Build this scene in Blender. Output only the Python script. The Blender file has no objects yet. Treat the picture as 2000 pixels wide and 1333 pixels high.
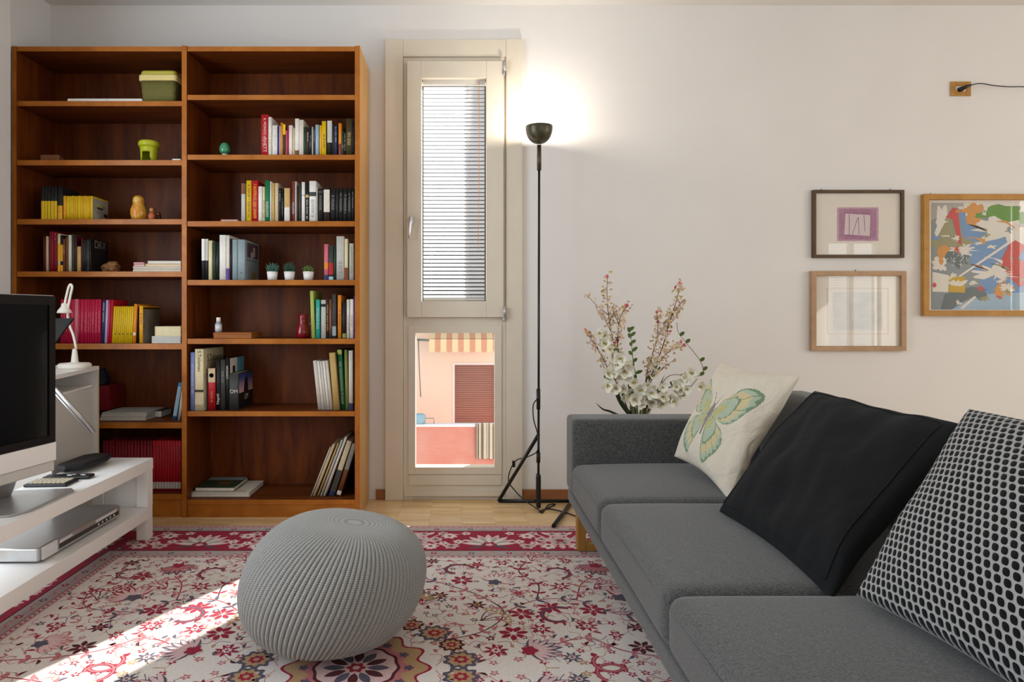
import bpy, bmesh, math, random
from mathutils import Vector, Matrix, Euler

scene = bpy.context.scene
COL = scene.collection
PI = math.pi

# ------------------------------------------------------------------ camera
F = 1333.33          # focal length in pixels of the 2000 px frame (24 mm on 36 mm)
CZ = 1.003           # eye height
cam_data = bpy.data.cameras.new('camera')
cam_data.lens = 24.0
cam_data.sensor_width = 36.0
cam_data.shift_x = (1000 - 903) / 2000
cam_data.shift_y = -(666.5 - 617) / 2000
cam_data.clip_start = 0.05
cam = bpy.data.objects.new('camera', cam_data)
COL.objects.link(cam)
cam.location = (0, 0, CZ)
cam.rotation_euler = (PI / 2, 0, 0)
scene.camera = cam

scene.view_settings.view_transform = 'Standard'
scene.view_settings.look = 'None'
scene.view_settings.gamma = 1
scene.view_settings.use_curve_mapping = False
scene.view_settings.exposure = 0.0
scene.cycles.use_denoising = True
scene.cycles.max_bounces = 8
scene.cycles.diffuse_bounces = 5
scene.cycles.glossy_bounces = 4
scene.cycles.transparent_max_bounces = 12
scene.cycles.caustics_reflective = False
scene.cycles.caustics_refractive = False
scene.cycles.sample_clamp_indirect = 4.0

# ------------------------------------------------------------------ daylight
world = bpy.data.worlds.new('sky')
scene.world = world
world.use_nodes = True
bg = world.node_tree.nodes['Background']
bg.inputs['Color'].default_value = (0.80, 0.90, 1.0, 1)
bg.inputs['Strength'].default_value = 1.3

SUN_SLOPE = 0.515      # sideways run of the ray for each metre into the room
SUN_TAN = 0.34
sun_d = bpy.data.lights.new('sun', 'SUN')
sun_d.energy = 20
sun_d.angle = math.radians(0.6)
sun_d.color = (1.0, 0.95, 0.88)
sun = bpy.data.objects.new('sun', sun_d)
COL.objects.link(sun)
_run = math.sqrt(1 + SUN_SLOPE ** 2)
_dir = Vector((-SUN_SLOPE, -1.0, -SUN_TAN * _run))
sun.rotation_euler = _dir.to_track_quat('-Z', 'Y').to_euler()
sun.location = (3, 9, 5)

def area(name, loc, direction, sx, sz, power, col):
    d = bpy.data.lights.new(name, 'AREA')
    d.shape = 'RECTANGLE'; d.size = sx; d.size_y = sz
    d.energy = power; d.color = col
    o = bpy.data.objects.new(name, d); COL.objects.link(o)
    o.location = loc
    o.rotation_euler = Vector(direction).to_track_quat('-Z', 'Z').to_euler()
    return o
# daylight falling through the windows behind and beside the camera; the wide rear one is added fill
area('rear_fill_light', (1.9, -1.30, 1.55), (0, 1, -0.05), 2.2, 1.5, 12, (1.0, 0.99, 0.98))
area('daylight_far_rear_window', (4.95, -1.34, 1.25), (0, 1, 0), 0.72, 1.5, 9, (1.0, 0.98, 0.95))
area('daylight_right_window', (6.15, 1.1, 1.4), (-1, 0, 0), 2.4, 1.9, 80, (1.0, 0.985, 0.97))
area('daylight_left_window', (-2.43, 1.55, 1.35), (1, 0, -0.08), 1.75, 1.95, 86, (0.82, 0.91, 1.0))

# ------------------------------------------------------------------ helpers
def PX(px, Y): return (px - 903.0) / F * Y
def PZ(py, Y): return CZ - (py - 617.0) / F * Y

def lin(c):
    c = c / 255.0
    return c / 12.92 if c <= 0.04045 else ((c + 0.055) / 1.055) ** 2.4
def S(r, g, b): return (lin(r), lin(g), lin(b), 1.0)

MATS = {}
def mat(name, rgb, rough=0.6, noise=0.0, nscale=40.0, bump=0.0, bscale=200.0, metal=0.0,
        spec=0.4, sheen=0.0, coat=0.0, stretch=None, rgb2=None):
    """plain procedural surface: base colour varied by noise, optional noise bump"""
    if name in MATS: return MATS[name]
    m = bpy.data.materials.new(name); m.use_nodes = True
    nt = m.node_tree; N = nt.nodes; L = nt.links
    b = N['Principled BSDF']
    b.inputs['Roughness'].default_value = rough
    b.inputs['Metallic'].default_value = metal
    b.inputs['Specular IOR Level'].default_value = spec
    if sheen: b.inputs['Sheen Weight'].default_value = sheen
    if coat: b.inputs['Coat Weight'].default_value = coat
    c = S(*rgb); b.inputs['Base Color'].default_value = c
    tc = N.new('ShaderNodeTexCoord'); mp = N.new('ShaderNodeMapping')
    L.new(tc.outputs['Object'], mp.inputs['Vector'])
    if stretch: mp.inputs['Scale'].default_value = stretch
    if noise or rgb2:
        nz = N.new('ShaderNodeTexNoise'); nz.inputs['Scale'].default_value = nscale
        nz.inputs['Detail'].default_value = 5
        L.new(mp.outputs['Vector'], nz.inputs['Vector'])
        r = N.new('ShaderNodeValToRGB')
        r.color_ramp.elements[0].position = 0.3; r.color_ramp.elements[1].position = 0.7
        if rgb2: r.color_ramp.elements[0].color = S(*rgb2); r.color_ramp.elements[1].color = c
        else:
            r.color_ramp.elements[0].color = tuple(x * (1 - noise) for x in c[:3]) + (1,)
            r.color_ramp.elements[1].color = tuple(min(1, x * (1 + noise)) for x in c[:3]) + (1,)
        L.new(nz.outputs['Fac'], r.inputs['Fac']); L.new(r.outputs['Color'], b.inputs['Base Color'])
    if bump:
        nb = N.new('ShaderNodeTexNoise'); nb.inputs['Scale'].default_value = bscale
        nb.inputs['Detail'].default_value = 3
        L.new(mp.outputs['Vector'], nb.inputs['Vector'])
        bp = N.new('ShaderNodeBump'); bp.inputs['Strength'].default_value = bump
        bp.inputs['Distance'].default_value = 0.004
        L.new(nb.outputs['Fac'], bp.inputs['Height']); L.new(bp.outputs['Normal'], b.inputs['Normal'])
    MATS[name] = m
    return m

def emit(name, rgb, strength):
    m = bpy.data.materials.new(name); m.use_nodes = True
    b = m.node_tree.nodes['Principled BSDF']
    b.inputs['Base Color'].default_value = S(*rgb)
    b.inputs['Emission Color'].default_value = S(*rgb)
    b.inputs['Emission Strength'].default_value = strength
    return m

def glass_mat(name, fac=0.06, tint=(1, 1, 1, 1), rough=0.0, ior=1.45):
    m = bpy.data.materials.new(name); m.use_nodes = True
    nt = m.node_tree; N = nt.nodes; L = nt.links
    N.remove(N['Principled BSDF'])
    out = N['Material Output']
    t = N.new('ShaderNodeBsdfTransparent'); t.inputs['Color'].default_value = tint
    g = N.new('ShaderNodeBsdfGlossy'); g.inputs['Roughness'].default_value = rough
    mx = N.new('ShaderNodeMixShader')
    fr = N.new('ShaderNodeFresnel'); fr.inputs['IOR'].default_value = ior
    ad = N.new('ShaderNodeMath'); ad.operation = 'ADD'; ad.use_clamp = True
    ad.inputs[1].default_value = fac
    L.new(fr.outputs['Fac'], ad.inputs[0])
    ge = N.new('ShaderNodeNewGeometry'); iv = N.new('ShaderNodeMath'); iv.operation = 'SUBTRACT'; iv.inputs[0].default_value = 1.0
    L.new(ge.outputs['Backfacing'], iv.inputs[1]); mu = N.new('ShaderNodeMath'); mu.operation = 'MULTIPLY'
    L.new(ad.outputs[0], mu.inputs[0]); L.new(iv.outputs[0], mu.inputs[1]); L.new(mu.outputs[0], mx.inputs['Fac'])
    L.new(t.outputs[0], mx.inputs[1]); L.new(g.outputs[0], mx.inputs[2]); L.new(mx.outputs[0], out.inputs['Surface'])
    return m

def tag(o, label=None, cat=None, group=None, kind=None):
    if label: o['label'] = label
    if cat: o['category'] = cat
    if group: o['group'] = group
    if kind: o['kind'] = kind
    return o

def thing(name, loc, label, cat, group=None, rotz=0.0):
    o = bpy.data.objects.new(name, None); COL.objects.link(o)
    o.location = loc; o.rotation_euler = (0, 0, rotz)
    o.empty_display_size = 0.1
    return tag(o, label, cat, group)

class MB:
    """collects shapes into ONE mesh object"""
    def __init__(s): s.v = []; s.f = []; s.m = []; s.sm = []
    def add(s, vs, fs, mi=0, smooth=False):
        o = len(s.v); s.v.extend([tuple(p) for p in vs])
        for f in fs:
            s.f.append(tuple(i + o for i in f)); s.m.append(mi); s.sm.append(smooth)
        return s
    def box(s, x0, x1, y0, y1, z0, z1, mi=0):
        vs = [(x0,y0,z0),(x1,y0,z0),(x1,y1,z0),(x0,y1,z0),(x0,y0,z1),(x1,y0,z1),(x1,y1,z1),(x0,y1,z1)]
        return s.add(vs, [(0,3,2,1),(4,5,6,7),(0,1,5,4),(1,2,6,5),(2,3,7,6),(3,0,4,7)], mi)
    def poly(s, pts, mi=0): return s.add(pts, [tuple(range(len(pts)))], mi)
    def prism(s, pts, y0, y1, mi=0):       # outline in x,z pushed along y
        n = len(pts)
        vs = [(x, y0, z) for x, z in pts] + [(x, y1, z) for x, z in pts]
        fs = [tuple(range(n)), tuple(range(2*n-1, n-1, -1))]
        fs += [(i, i+n, (i+1) % n + n, (i+1) % n) for i in range(n)]
        return s.add(vs, fs, mi)
    def slab(s, pts, z0, z1, mi=0):        # outline in x,y pushed along z
        n = len(pts)
        vs = [(x, y, z0) for x, y in pts] + [(x, y, z1) for x, y in pts]
        fs = [tuple(range(n-1, -1, -1)), tuple(range(n, 2*n))]
        fs += [(i, (i+1) % n, (i+1) % n + n, i+n) for i in range(n)]
        return s.add(vs, fs, mi)
    def lathe(s, prof, c=(0, 0, 0), n=32, mi=0, axis='Z', smooth=True):
        vs = []
        for r, h in prof:
            for k in range(n):
                a = 2 * PI * k / n
                p = (r * math.cos(a), r * math.sin(a), h)
                if axis == 'Y': p = (p[0], p[2], p[1])
                if axis == 'X': p = (p[2], p[0], p[1])
                vs.append((c[0]+p[0], c[1]+p[1], c[2]+p[2]))
        fs = []
        for i in range(len(prof)-1):
            for k in range(n):
                k2 = (k+1) % n
                fs.append((i*n+k, i*n+k2, (i+1)*n+k2, (i+1)*n+k))
        s.add(vs, fs, mi, smooth)
        if prof[0][0] > 1e-5: s.f.append(tuple(len(s.v)-len(vs)+k for k in range(n-1, -1, -1))); s.m.append(mi); s.sm.append(False)
        if prof[-1][0] > 1e-5: s.f.append(tuple(len(s.v)-n+k for k in range(n))); s.m.append(mi); s.sm.append(False)
        return s
    def tube(s, pts, r, n=8, mi=0, r2=None):
        pts = [Vector(p) for p in pts]
        N = len(pts); vs = []
        prev = None
        for i, p in enumerate(pts):
            t = (pts[min(i+1, N-1)] - pts[max(i-1, 0)]).normalized()
            if prev is None:
                up = Vector((0, 0, 1)) if abs(t.z) < 0.9 else Vector((1, 0, 0))
                a = t.cross(up).normalized()
            else:
                a = (prev - t * prev.dot(t)).normalized()
            prev = a; b = t.cross(a)
            rr = r if r2 is None else r + (r2 - r) * i / max(1, N-1)
            for k in range(n):
                an = 2 * PI * k / n
                vs.append(p + a * (rr * math.cos(an)) + b * (rr * math.sin(an)))
        fs = [(i*n+k, i*n+(k+1) % n, (i+1)*n+(k+1) % n, (i+1)*n+k) for i in range(N-1) for k in range(n)]
        s.add(vs, fs, mi, True)
        o = len(s.v) - len(vs)
        s.f.append(tuple(o+k for k in range(n-1, -1, -1))); s.m.append(mi); s.sm.append(False)
        s.f.append(tuple(o+(N-1)*n+k for k in range(n))); s.m.append(mi); s.sm.append(False)
        return s
    def xf(s, M):
        s.v = [tuple(M @ Vector(p)) for p in s.v]; return s
    def build(s, name, mats, parent=None, bevel=0.0, seg=2, label=None, recalc=True):
        me = bpy.data.meshes.new(name)
        me.from_pydata(s.v, [], s.f)
        if not isinstance(mats, (list, tuple)): mats = [mats]
        for m in mats: me.materials.append(m)
        me.polygons.foreach_set('material_index', s.m)
        me.polygons.foreach_set('use_smooth', s.sm)
        me.update()
        if recalc:
            b = bmesh.new(); b.from_mesh(me)
            bmesh.ops.recalc_face_normals(b, faces=b.faces); b.to_mesh(me); b.free()
        o = bpy.data.objects.new(name, me); COL.objects.link(o)
        if bevel:
            bv = o.modifiers.new('soft_edges', 'BEVEL'); bv.width = bevel; bv.segments = seg
            bv.limit_method = 'ANGLE'; bv.angle_limit = math.radians(40)
            bv.harden_normals = False
        if parent: link(o, parent)
        if label: o['label'] = label
        return o

def link(o, parent):
    """shapes are written in room coordinates: keep them there under the parent"""
    o.parent = parent
    p = parent; M = Matrix.Identity(4)
    chain = []
    while p is not None: chain.append(p); p = p.parent
    for p in reversed(chain):
        M = M @ p.matrix_parent_inverse @ Matrix.LocRotScale(p.location, p.rotation_euler, p.scale)
    o.matrix_parent_inverse = M.inverted()
    return o

def catmull(pts, k=8):
    P = [Vector(p) for p in pts]; P = [P[0]*2-P[1]] + P + [P[-1]*2-P[-2]]
    out = []
    for i in range(1, len(P)-2):
        for j in range(k):
            t = j / k
            out.append(0.5*((2*P[i]) + (P[i+1]-P[i-1])*t + (2*P[i-1]-5*P[i]+4*P[i+1]-P[i+2])*t*t + (3*P[i]-P[i-1]-3*P[i+1]+P[i+2])*t**3))
    out.append(P[-2]); return out

def rounded_box(x0, x1, y0, y1, z0, z1, r, dome=0.0, n=18, mb=None, wob=0.0, seed=1):
    """soft cushion block: rounded edges and a slightly domed top"""
    mb = mb or MB()
    rnd = random.Random(seed)
    h = Vector(((x1-x0)/2, (y1-y0)/2, (z1-z0)/2)); c = Vector(((x0+x1)/2, (y0+y1)/2, (z0+z1)/2))
    ts = [math.sin((i/n-0.5)*PI) for i in range(n+1)]
    ph = [rnd.uniform(0, 6) for _ in range(6)]
    def mp(p):
        p = Vector((p[0]*h.x, p[1]*h.y, p[2]*h.z))
        rr = min(r, h.x*0.98, h.y*0.98, h.z*0.98)
        q = Vector([max(-(h[i]-rr), min(h[i]-rr, p[i])) for i in range(3)])
        d = p - q
        if d.length > 1e-9: p = q + d.normalized() * rr if max(abs(p[i]/h[i]) for i in range(3)) > 0.999 else p
        u, v = p.x/h.x, p.y/h.y
        k = max(0, (1-u*u)) ** 0.6 * max(0, (1-v*v)) ** 0.6
        if p.z > 0: p.z += dome * k
        if wob:
            p += Vector((math.sin(p.y*9+ph[0]), math.sin(p.x*11+ph[1]), math.sin(p.x*8+p.y*7+ph[2]))) * wob
        return c + p
    for ax in range(3):
        for sg in (-1, 1):
            vs = []
            for i in range(n+1):
                for j in range(n+1):
                    p = [0, 0, 0]; p[ax] = sg; p[(ax+1) % 3] = ts[i]; p[(ax+2) % 3] = ts[j]
                    vs.append(mp(p))
            fs = [(i*(n+1)+j, (i+1)*(n+1)+j, (i+1)*(n+1)+j+1, i*(n+1)+j+1) for i in range(n) for j in range(n)]
            mb.add(vs, fs, 0, True)
    return mb
def weld(o, d=0.0004):
    b = bmesh.new(); b.from_mesh(o.data)
    bmesh.ops.remove_doubles(b, verts=b.verts, dist=d)
    bmesh.ops.recalc_face_normals(b, faces=b.faces); b.to_mesh(o.data); b.free(); return o

def text_on(name, s, size, m, parent, x, y, z, ang=0.0, facing='-Y', align='CENTER', sx=1.0):
    """real lettering as a thin mesh; facing -Y (towards the room) or +X"""
    cu = bpy.data.curves.new('lettering', 'FONT'); cu.body = s; cu.size = size
    cu.align_x = align; cu.align_y = 'CENTER'; cu.extrude = 0.0002
    t = bpy.data.objects.new('lettering', cu); COL.objects.link(t)
    bpy.context.view_layer.update()
    dg = bpy.context.evaluated_depsgraph_get()
    me = bpy.data.meshes.new_from_object(t.evaluated_get(dg))
    bpy.data.objects.remove(t)
    ca, sa = math.cos(ang), math.sin(ang)
    for v in me.vertices:
        a, b, e = v.co.x * sx, v.co.y, v.co.z
        a, b = a*ca - b*sa, a*sa + b*ca
        v.co = (x + a, y - e, z + b) if facing == '-Y' else (x + e, y + a, z + b)
    me.materials.clear(); me.materials.append(m)
    o = bpy.data.objects.new(name, me); COL.objects.link(o)
    if parent: link(o, parent)
    return o
# ------------------------------------------------------------------ materials
M_wall = mat('wall_paint', (224, 222, 219), 0.9, noise=0.015, nscale=3, bump=0.02, bscale=90, spec=0.15)
M_ceil = mat('ceiling_paint', (226, 224, 220), 0.9, noise=0.01, nscale=3, spec=0.1)
M_frame = mat('window_frame_paint', (214, 205, 188), 0.45, noise=0.02, nscale=8, spec=0.35)
M_white = mat('white_lacquer', (235, 232, 228), 0.4, spec=0.4)
M_white2 = mat('white_laminate', (205, 202, 195), 0.5, spec=0.3)
M_birch = mat('birch_edge', (205, 185, 130), 0.5, noise=0.06)
M_black = mat('black_plastic', (22, 22, 22), 0.4)
M_blackmetal = mat('black_metal', (24, 24, 22), 0.35, metal=0.3, spec=0.5)
M_bronze = mat('dark_bronze', (78, 74, 58), 0.35, metal=0.5, noise=0.15, nscale=30)
M_alu = mat('brushed_aluminium', (190, 190, 190), 0.35, metal=0.85, noise=0.05, nscale=30, stretch=(1, 12, 1))
M_chrome = mat('satin_chrome', (200, 200, 205), 0.2, metal=1.0)
M_page = mat('paper_edge', (206, 196, 174), 0.9, noise=0.12, nscale=400, stretch=(1, 1, 0.02))
M_skirt = mat('skirting_wood', (150, 96, 58), 0.5, noise=0.12, nscale=10, stretch=(1, 8, 8))
M_glass = glass_mat('window_glass', 0.015)
M_picglass = glass_mat('picture_glass', 0.03, ior=1.5)

def wood_mat(name, dark, light, stretch=(1, 1, 1), rough=0.48, scale=3.0, spec=0.22, blotch=0.25):
    m = bpy.data.materials.new(name); m.use_nodes = True
    nt = m.node_tree; N = nt.nodes; L = nt.links
    b = N['Principled BSDF']; b.inputs['Roughness'].default_value = rough
    b.inputs['Specular IOR Level'].default_value = spec
    tc = N.new('ShaderNodeTexCoord'); mp = N.new('ShaderNodeMapping'); mp.inputs['Scale'].default_value = stretch
    L.new(tc.outputs['Object'], mp.inputs['Vector'])
    n1 = N.new('ShaderNodeTexNoise'); n1.inputs['Scale'].default_value = scale; n1.inputs['Detail'].default_value = 9
    n1.inputs['Roughness'].default_value = 0.65; n1.inputs['Distortion'].default_value = 0.6
    L.new(mp.outputs['Vector'], n1.inputs['Vector'])
    r = N.new('ShaderNodeValToRGB')
    r.color_ramp.elements[0].position = 0.32; r.color_ramp.elements[0].color = S(*dark)
    r.color_ramp.elements[1].position = 0.68; r.color_ramp.elements[1].color = S(*light)
    L.new(n1.outputs['Fac'], r.inputs['Fac'])
    n2 = N.new('ShaderNodeTexNoise'); n2.inputs['Scale'].default_value = scale * 0.8
    L.new(tc.outputs['Object'], n2.inputs['Vector'])
    mx = N.new('ShaderNodeMixRGB'); mx.blend_type = 'MULTIPLY'; mx.inputs['Fac'].default_value = blotch
    L.new(r.outputs['Color'], mx.inputs[1]); L.new(n2.outputs['Fac'], mx.inputs[2])
    L.new(mx.outputs['Color'], b.inputs['Base Color'])
    bp = N.new('ShaderNodeBump'); bp.inputs['Strength'].default_value = 0.05; bp.inputs['Distance'].default_value = 0.002
    L.new(n1.outputs['Fac'], bp.inputs['Height']); L.new(bp.outputs['Normal'], b.inputs['Normal'])
    MATS[name] = m
    return m
M_cherryV = wood_mat('cherry_shaded_upright', (84, 34, 7), (124, 60, 14), (9, 9, 0.8))  # veneers darkened: shade inside the bookcase put into the cherry colour
M_cherryH = wood_mat('cherry_shaded_shelf', (78, 34, 8), (122, 61, 16), (0.8, 9, 9))
M_cherryBack = wood_mat('cherry_shaded_back', (82, 32, 6), (132, 66, 16), (8, 8, 1.1), scale=2.2, blotch=0.4)
M_cherryLit = wood_mat('cherry_lit_front', (156, 88, 28), (190, 118, 46), (2, 2, 2), rough=0.32)  # same cherry brightened: light on the board fronts put into the colour
M_honey = wood_mat('pale_side_veneer', (196, 146, 88), (214, 168, 108), (10, 10, 0.8), scale=2)
M_oakleg = wood_mat('oak_leg', (160, 112, 52), (188, 140, 72), (8, 8, 1))
M_woodbox = wood_mat('box_wood', (150, 86, 34), (176, 108, 46), (1, 8, 8))
M_darkframe = wood_mat('dark_stained_frame', (84, 66, 50), (104, 84, 64), (3, 3, 3))
M_lightframe = wood_mat('pale_oak_frame', (176, 140, 108), (198, 164, 130), (3, 3, 3))
M_goldframe = wood_mat('golden_oak_frame', (176, 126, 58), (200, 150, 80), (3, 3, 3))

def parquet():
    m = bpy.data.materials.new('strip_parquet'); m.use_nodes = True
    nt = m.node_tree; N = nt.nodes; L = nt.links
    b = N['Principled BSDF']; b.inputs['Roughness'].default_value = 0.32; b.inputs['Specular IOR Level'].default_value = 0.5
    tc = N.new('ShaderNodeTexCoord')
    br = N.new('ShaderNodeTexBrick')
    br.inputs['Scale'].default_value = 1.0
    br.inputs['Brick Width'].default_value = 0.16; br.inputs['Row Height'].default_value = 0.032
    br.inputs['Mortar Size'].default_value = 0.0006; br.inputs['Mortar Smooth'].default_value = 0.2
    br.offset = 0.07; br.offset_frequency = 5
    br.inputs['Color1'].default_value = S(212, 176, 124); br.inputs['Color2'].default_value = S(236, 206, 160)
    br.inputs['Mortar'].default_value = S(150, 112, 66)
    L.new(tc.outputs['Object'], br.inputs['Vector'])
    mp = N.new('ShaderNodeMapping'); mp.inputs['Scale'].default_value = (2, 30, 1)
    L.new(tc.outputs['Object'], mp.inputs['Vector'])
    nz = N.new('ShaderNodeTexNoise'); nz.inputs['Scale'].default_value = 4; nz.inputs['Detail'].default_value = 6
    L.new(mp.outputs['Vector'], nz.inputs['Vector'])
    r = N.new('ShaderNodeValToRGB'); r.color_ramp.elements[0].position = 0.3; r.color_ramp.elements[1].position = 0.7
    r.color_ramp.elements[0].color = (0.72, 0.68, 0.62, 1); r.color_ramp.elements[1].color = (1, 1, 1, 1)
    L.new(nz.outputs['Fac'], r.inputs['Fac'])
    mx = N.new('ShaderNodeMixRGB'); mx.blend_type = 'MULTIPLY'; mx.inputs['Fac'].default_value = 0.7
    L.new(br.outputs['Color'], mx.inputs[1]); L.new(r.outputs['Color'], mx.inputs[2])
    L.new(mx.outputs['Color'], b.inputs['Base Color'])
    return m
M_parquet = parquet()

def fabric_mat(name, a, bcol, scale=500, bump=0.35, rough=0.95, sheen=0.25, big=0.0):
    m = bpy.data.materials.new(name); m.use_nodes = True
    nt = m.node_tree; N = nt.nodes; L = nt.links
    b = N['Principled BSDF']; b.inputs['Roughness'].default_value = rough
    b.inputs['Specular IOR Level'].default_value = 0.15
    b.inputs['Sheen Weight'].default_value = sheen; b.inputs['Sheen Roughness'].default_value = 0.6
    tc = N.new('ShaderNodeTexCoord')
    n1 = N.new('ShaderNodeTexNoise'); n1.inputs['Scale'].default_value = scale; n1.inputs['Detail'].default_value = 2
    L.new(tc.outputs['Object'], n1.inputs['Vector'])
    mp = N.new('ShaderNodeMapping'); mp.inputs['Scale'].default_value = (1, 5, 1)
    L.new(tc.outputs['Object'], mp.inputs['Vector'])
    n2 = N.new('ShaderNodeTexNoise'); n2.inputs['Scale'].default_value = scale * 0.45; n2.inputs['Detail'].default_value = 3
    L.new(mp.outputs['Vector'], n2.inputs['Vector'])
    ad = N.new('ShaderNodeMixRGB'); ad.inputs['Fac'].default_value = 0.5
    L.new(n1.outputs['Fac'], ad.inputs[1]); L.new(n2.outputs['Fac'], ad.inputs[2])
    r = N.new('ShaderNodeValToRGB'); r.color_ramp.elements[0].position = 0.36; r.color_ramp.elements[1].position = 0.64
    r.color_ramp.elements[0].color = S(*a); r.color_ramp.elements[1].color = S(*bcol)
    L.new(ad.outputs['Color'], r.inputs['Fac']); L.new(r.outputs['Color'], b.inputs['Base Color'])
    bp = N.new('ShaderNodeBump'); bp.inputs['Strength'].default_value = bump; bp.inputs['Distance'].default_value = 0.0015
    L.new(ad.outputs['Color'], bp.inputs['Height'])
    last = bp
    if big:
        n3 = N.new('ShaderNodeTexNoise'); n3.inputs['Scale'].default_value = 9; n3.inputs['Detail'].default_value = 3
        n3.inputs['Distortion'].default_value = 1.2
        L.new(tc.outputs['Object'], n3.inputs['Vector'])
        b2 = N.new('ShaderNodeBump'); b2.inputs['Strength'].default_value = big; b2.inputs['Distance'].default_value = 0.03
        L.new(n3.outputs['Fac'], b2.inputs['Height']); L.new(bp.outputs['Normal'], b2.inputs['Normal']); last = b2
    L.new(last.outputs['Normal'], b.inputs['Normal'])
    return m
M_sofa = fabric_mat('grey_melange_wool', (48, 49, 49), (98, 100, 99), 300, 0.15)
M_dark = fabric_mat('charcoal_jersey', (15, 16, 18), (30, 32, 34), 700, 0.3, big=0.22, sheen=0.03)
M_linen = fabric_mat('cream_linen', (205, 196, 178), (226, 218, 202), 600, 0.25, big=0.55, sheen=0.1)
# ------------------------------------------------------------------ room shell
XL, XR, YB, YF, ZC = -2.25, 6.05, 3.73, -1.20, 2.70
def holed(mb, axis, at0, at1, u0, u1, v0, v1, holes):
    """wall slab with rectangular holes; u is x (or y), v is z"""
    def bx(a, b, c, d):
        if b - a < 1e-4 or d - c < 1e-4: return
        if axis == 'Y': mb.box(a, b, at0, at1, c, d)
        else: mb.box(at0, at1, a, b, c, d)
    cur = u0
    for a, b, c, d in sorted(holes):
        bx(cur, a, v0, v1); bx(a, b, v0, c); bx(a, b, d, v1); cur = b
    bx(cur, u1, v0, v1)

def struct(o, label, cat): return tag(o, label, cat, kind='structure')

struct(MB().box(XL-0.2, XR+0.2, YF-0.2, YB+0.42, -0.12, 0.0).build('floor', M_parquet),
       'pale strip parquet floor of short oak fingers', 'floor')
struct(MB().box(XL-0.2, XR+0.2, YF-0.2, YB+0.42, ZC, ZC+0.12).build('ceiling', M_ceil),
       'flat white ceiling above the room', 'ceiling')
w = MB(); holed(w, 'Y', YB, YB+0.42, XL-0.2, XR+0.2, 0, ZC, [(-0.335, 0.225, 0.04, 2.40)])
struct(w.build('wall_back', M_wall), 'off-white far wall with the pictures, bookcase and narrow window', 'wall')
w = MB(); holed(w, 'X', XL-0.15, XL, YF, YB, 0, ZC, [(0.65, 2.45, 0.35, 2.35)])
struct(w.build('wall_left', M_wall), 'off-white wall on the left behind the television', 'wall')
w = MB(); holed(w, 'X', XR, XR+0.15, YF, YB, 0, ZC, [(-0.1, 2.3, 0.45, 2.35)])
struct(w.build('wall_right', M_wall), 'off-white wall on the far right of the room', 'wall')
w = MB(); holed(w, 'Y', YF-0.15, YF, XL-0.15, XR+0.15, 0, ZC, [(0.8, 3.0, 0.8, 2.3), (4.60, 5.30, 0.5, 2.0)])
struct(w.build('wall_front', M_wall), 'off-white wall behind the viewer with two windows', 'wall')
struct(MB().box(XL, XL+0.05, 2.55, 3.33, 0, ZC-0.001).build('trim_1', M_wall, bevel=0.006),
       'white painted upright pilaster on the left wall beside the bookcase', 'wall trim')
for a, b in ((-0.47, -0.422), (0.327, XR)):
    struct(MB().box(a, b, YB-0.012, YB-0.0005, 0, 0.055).build('baseboard_back', M_skirt, bevel=0.003),
           'brown wooden skirting board ' + ('between bookcase and window' if a < 0 else 'running right of the window behind the sofa'), 'skirting board')

def simple_window(name, axis, at, u0, u1, v0, v1, label):
    """plain framed window of the walls behind the viewer"""
    r = thing(name, ((u0+u1)/2, at, v0) if axis == 'Y' else (at, (u0+u1)/2, v0), label, 'window'); r['kind'] = 'structure'
    m = MB(); t = 0.06
    um = (u0+u1)/2
    for a, b, c, d in ((u0, u0+t, v0, v1), (u1-t, u1, v0, v1), (u0+t, u1-t, v0, v0+t), (u0+t, u1-t, v1-t, v1), (um-t/2, um+t/2, v0+t, v1-t)):
        if axis == 'Y': m.box(a, b, at-0.03, at+0.03, c, d)
        else: m.box(at-0.03, at+0.03, a, b, c, d)
    m.build('window_frame', M_white, r)
    g = MB()
    if axis == 'Y': g.box(u0+t, u1-t, at-0.003, at+0.003, v0+t, v1-t)
    else: g.box(at-0.003, at+0.003, u0+t, u1-t, v0+t, v1-t)
    g.build('pane', M_glass, r)
    return r
simple_window('window_2', 'Y', YF-0.08, 0.8, 3.0, 0.8, 2.3, 'wide white window behind the viewer')
simple_window('window_3', 'Y', YF-0.08, 4.60, 5.30, 0.5, 2.0, 'narrow white window with a blind, seen mirrored in the picture glass')
simple_window('window_4', 'X', XR+0.08, -0.1, 2.3, 0.45, 2.35, 'tall white window in the right wall')
simple_window('window_5', 'X', XL-0.08, 0.65, 2.45, 0.35, 2.35, 'white window in the left wall beyond the frame')

# ------------------------------------------------------------------ the narrow window
Yc = 3.705
def wx(px, Y=Yc): return PX(px, Y)
def wz(py, Y=Yc): return PZ(py, Y)
win = thing('window_1', (wx(887), 3.73, 0), 'tall narrow cream framed window with a venetian blind above and clear pane below', 'window')
win['kind'] = 'structure'
c = MB()
c.box(wx(752), wx(787), Yc, 3.7295, 0, wz(76)); c.box(wx(988.5), wx(1020), Yc, 3.7295, 0, wz(76))
c.box(wx(787)+0.0008, wx(988.5)-0.0008, Yc+0.001, 3.7295, wz(110), wz(77))
c.build('casing', M_frame, win, bevel=0.0015)
f = MB(); Yf0, Yf1 = 3.718, 3.80
X0, X1 = wx(787)+0.0005, wx(988.5)-0.0005
f.box(X0, wx(805), Yf0, Yf1, 0, wz(110)-0.001); f.box(wx(975), X1, Yf0, Yf1, 0, wz(110)-0.001)
f.box(wx(805), wx(975), Yf0, Yf1, wz(130), wz(110)-0.001)
f.box(wx(805), wx(975), Yf0, Yf1, wz(650), wz(608))
f.box(wx(805), wx(975), Yf0+0.004, Yf1, 0.012, wz(915))
f.build('frame', M_frame, win, bevel=0.0015)
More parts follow.
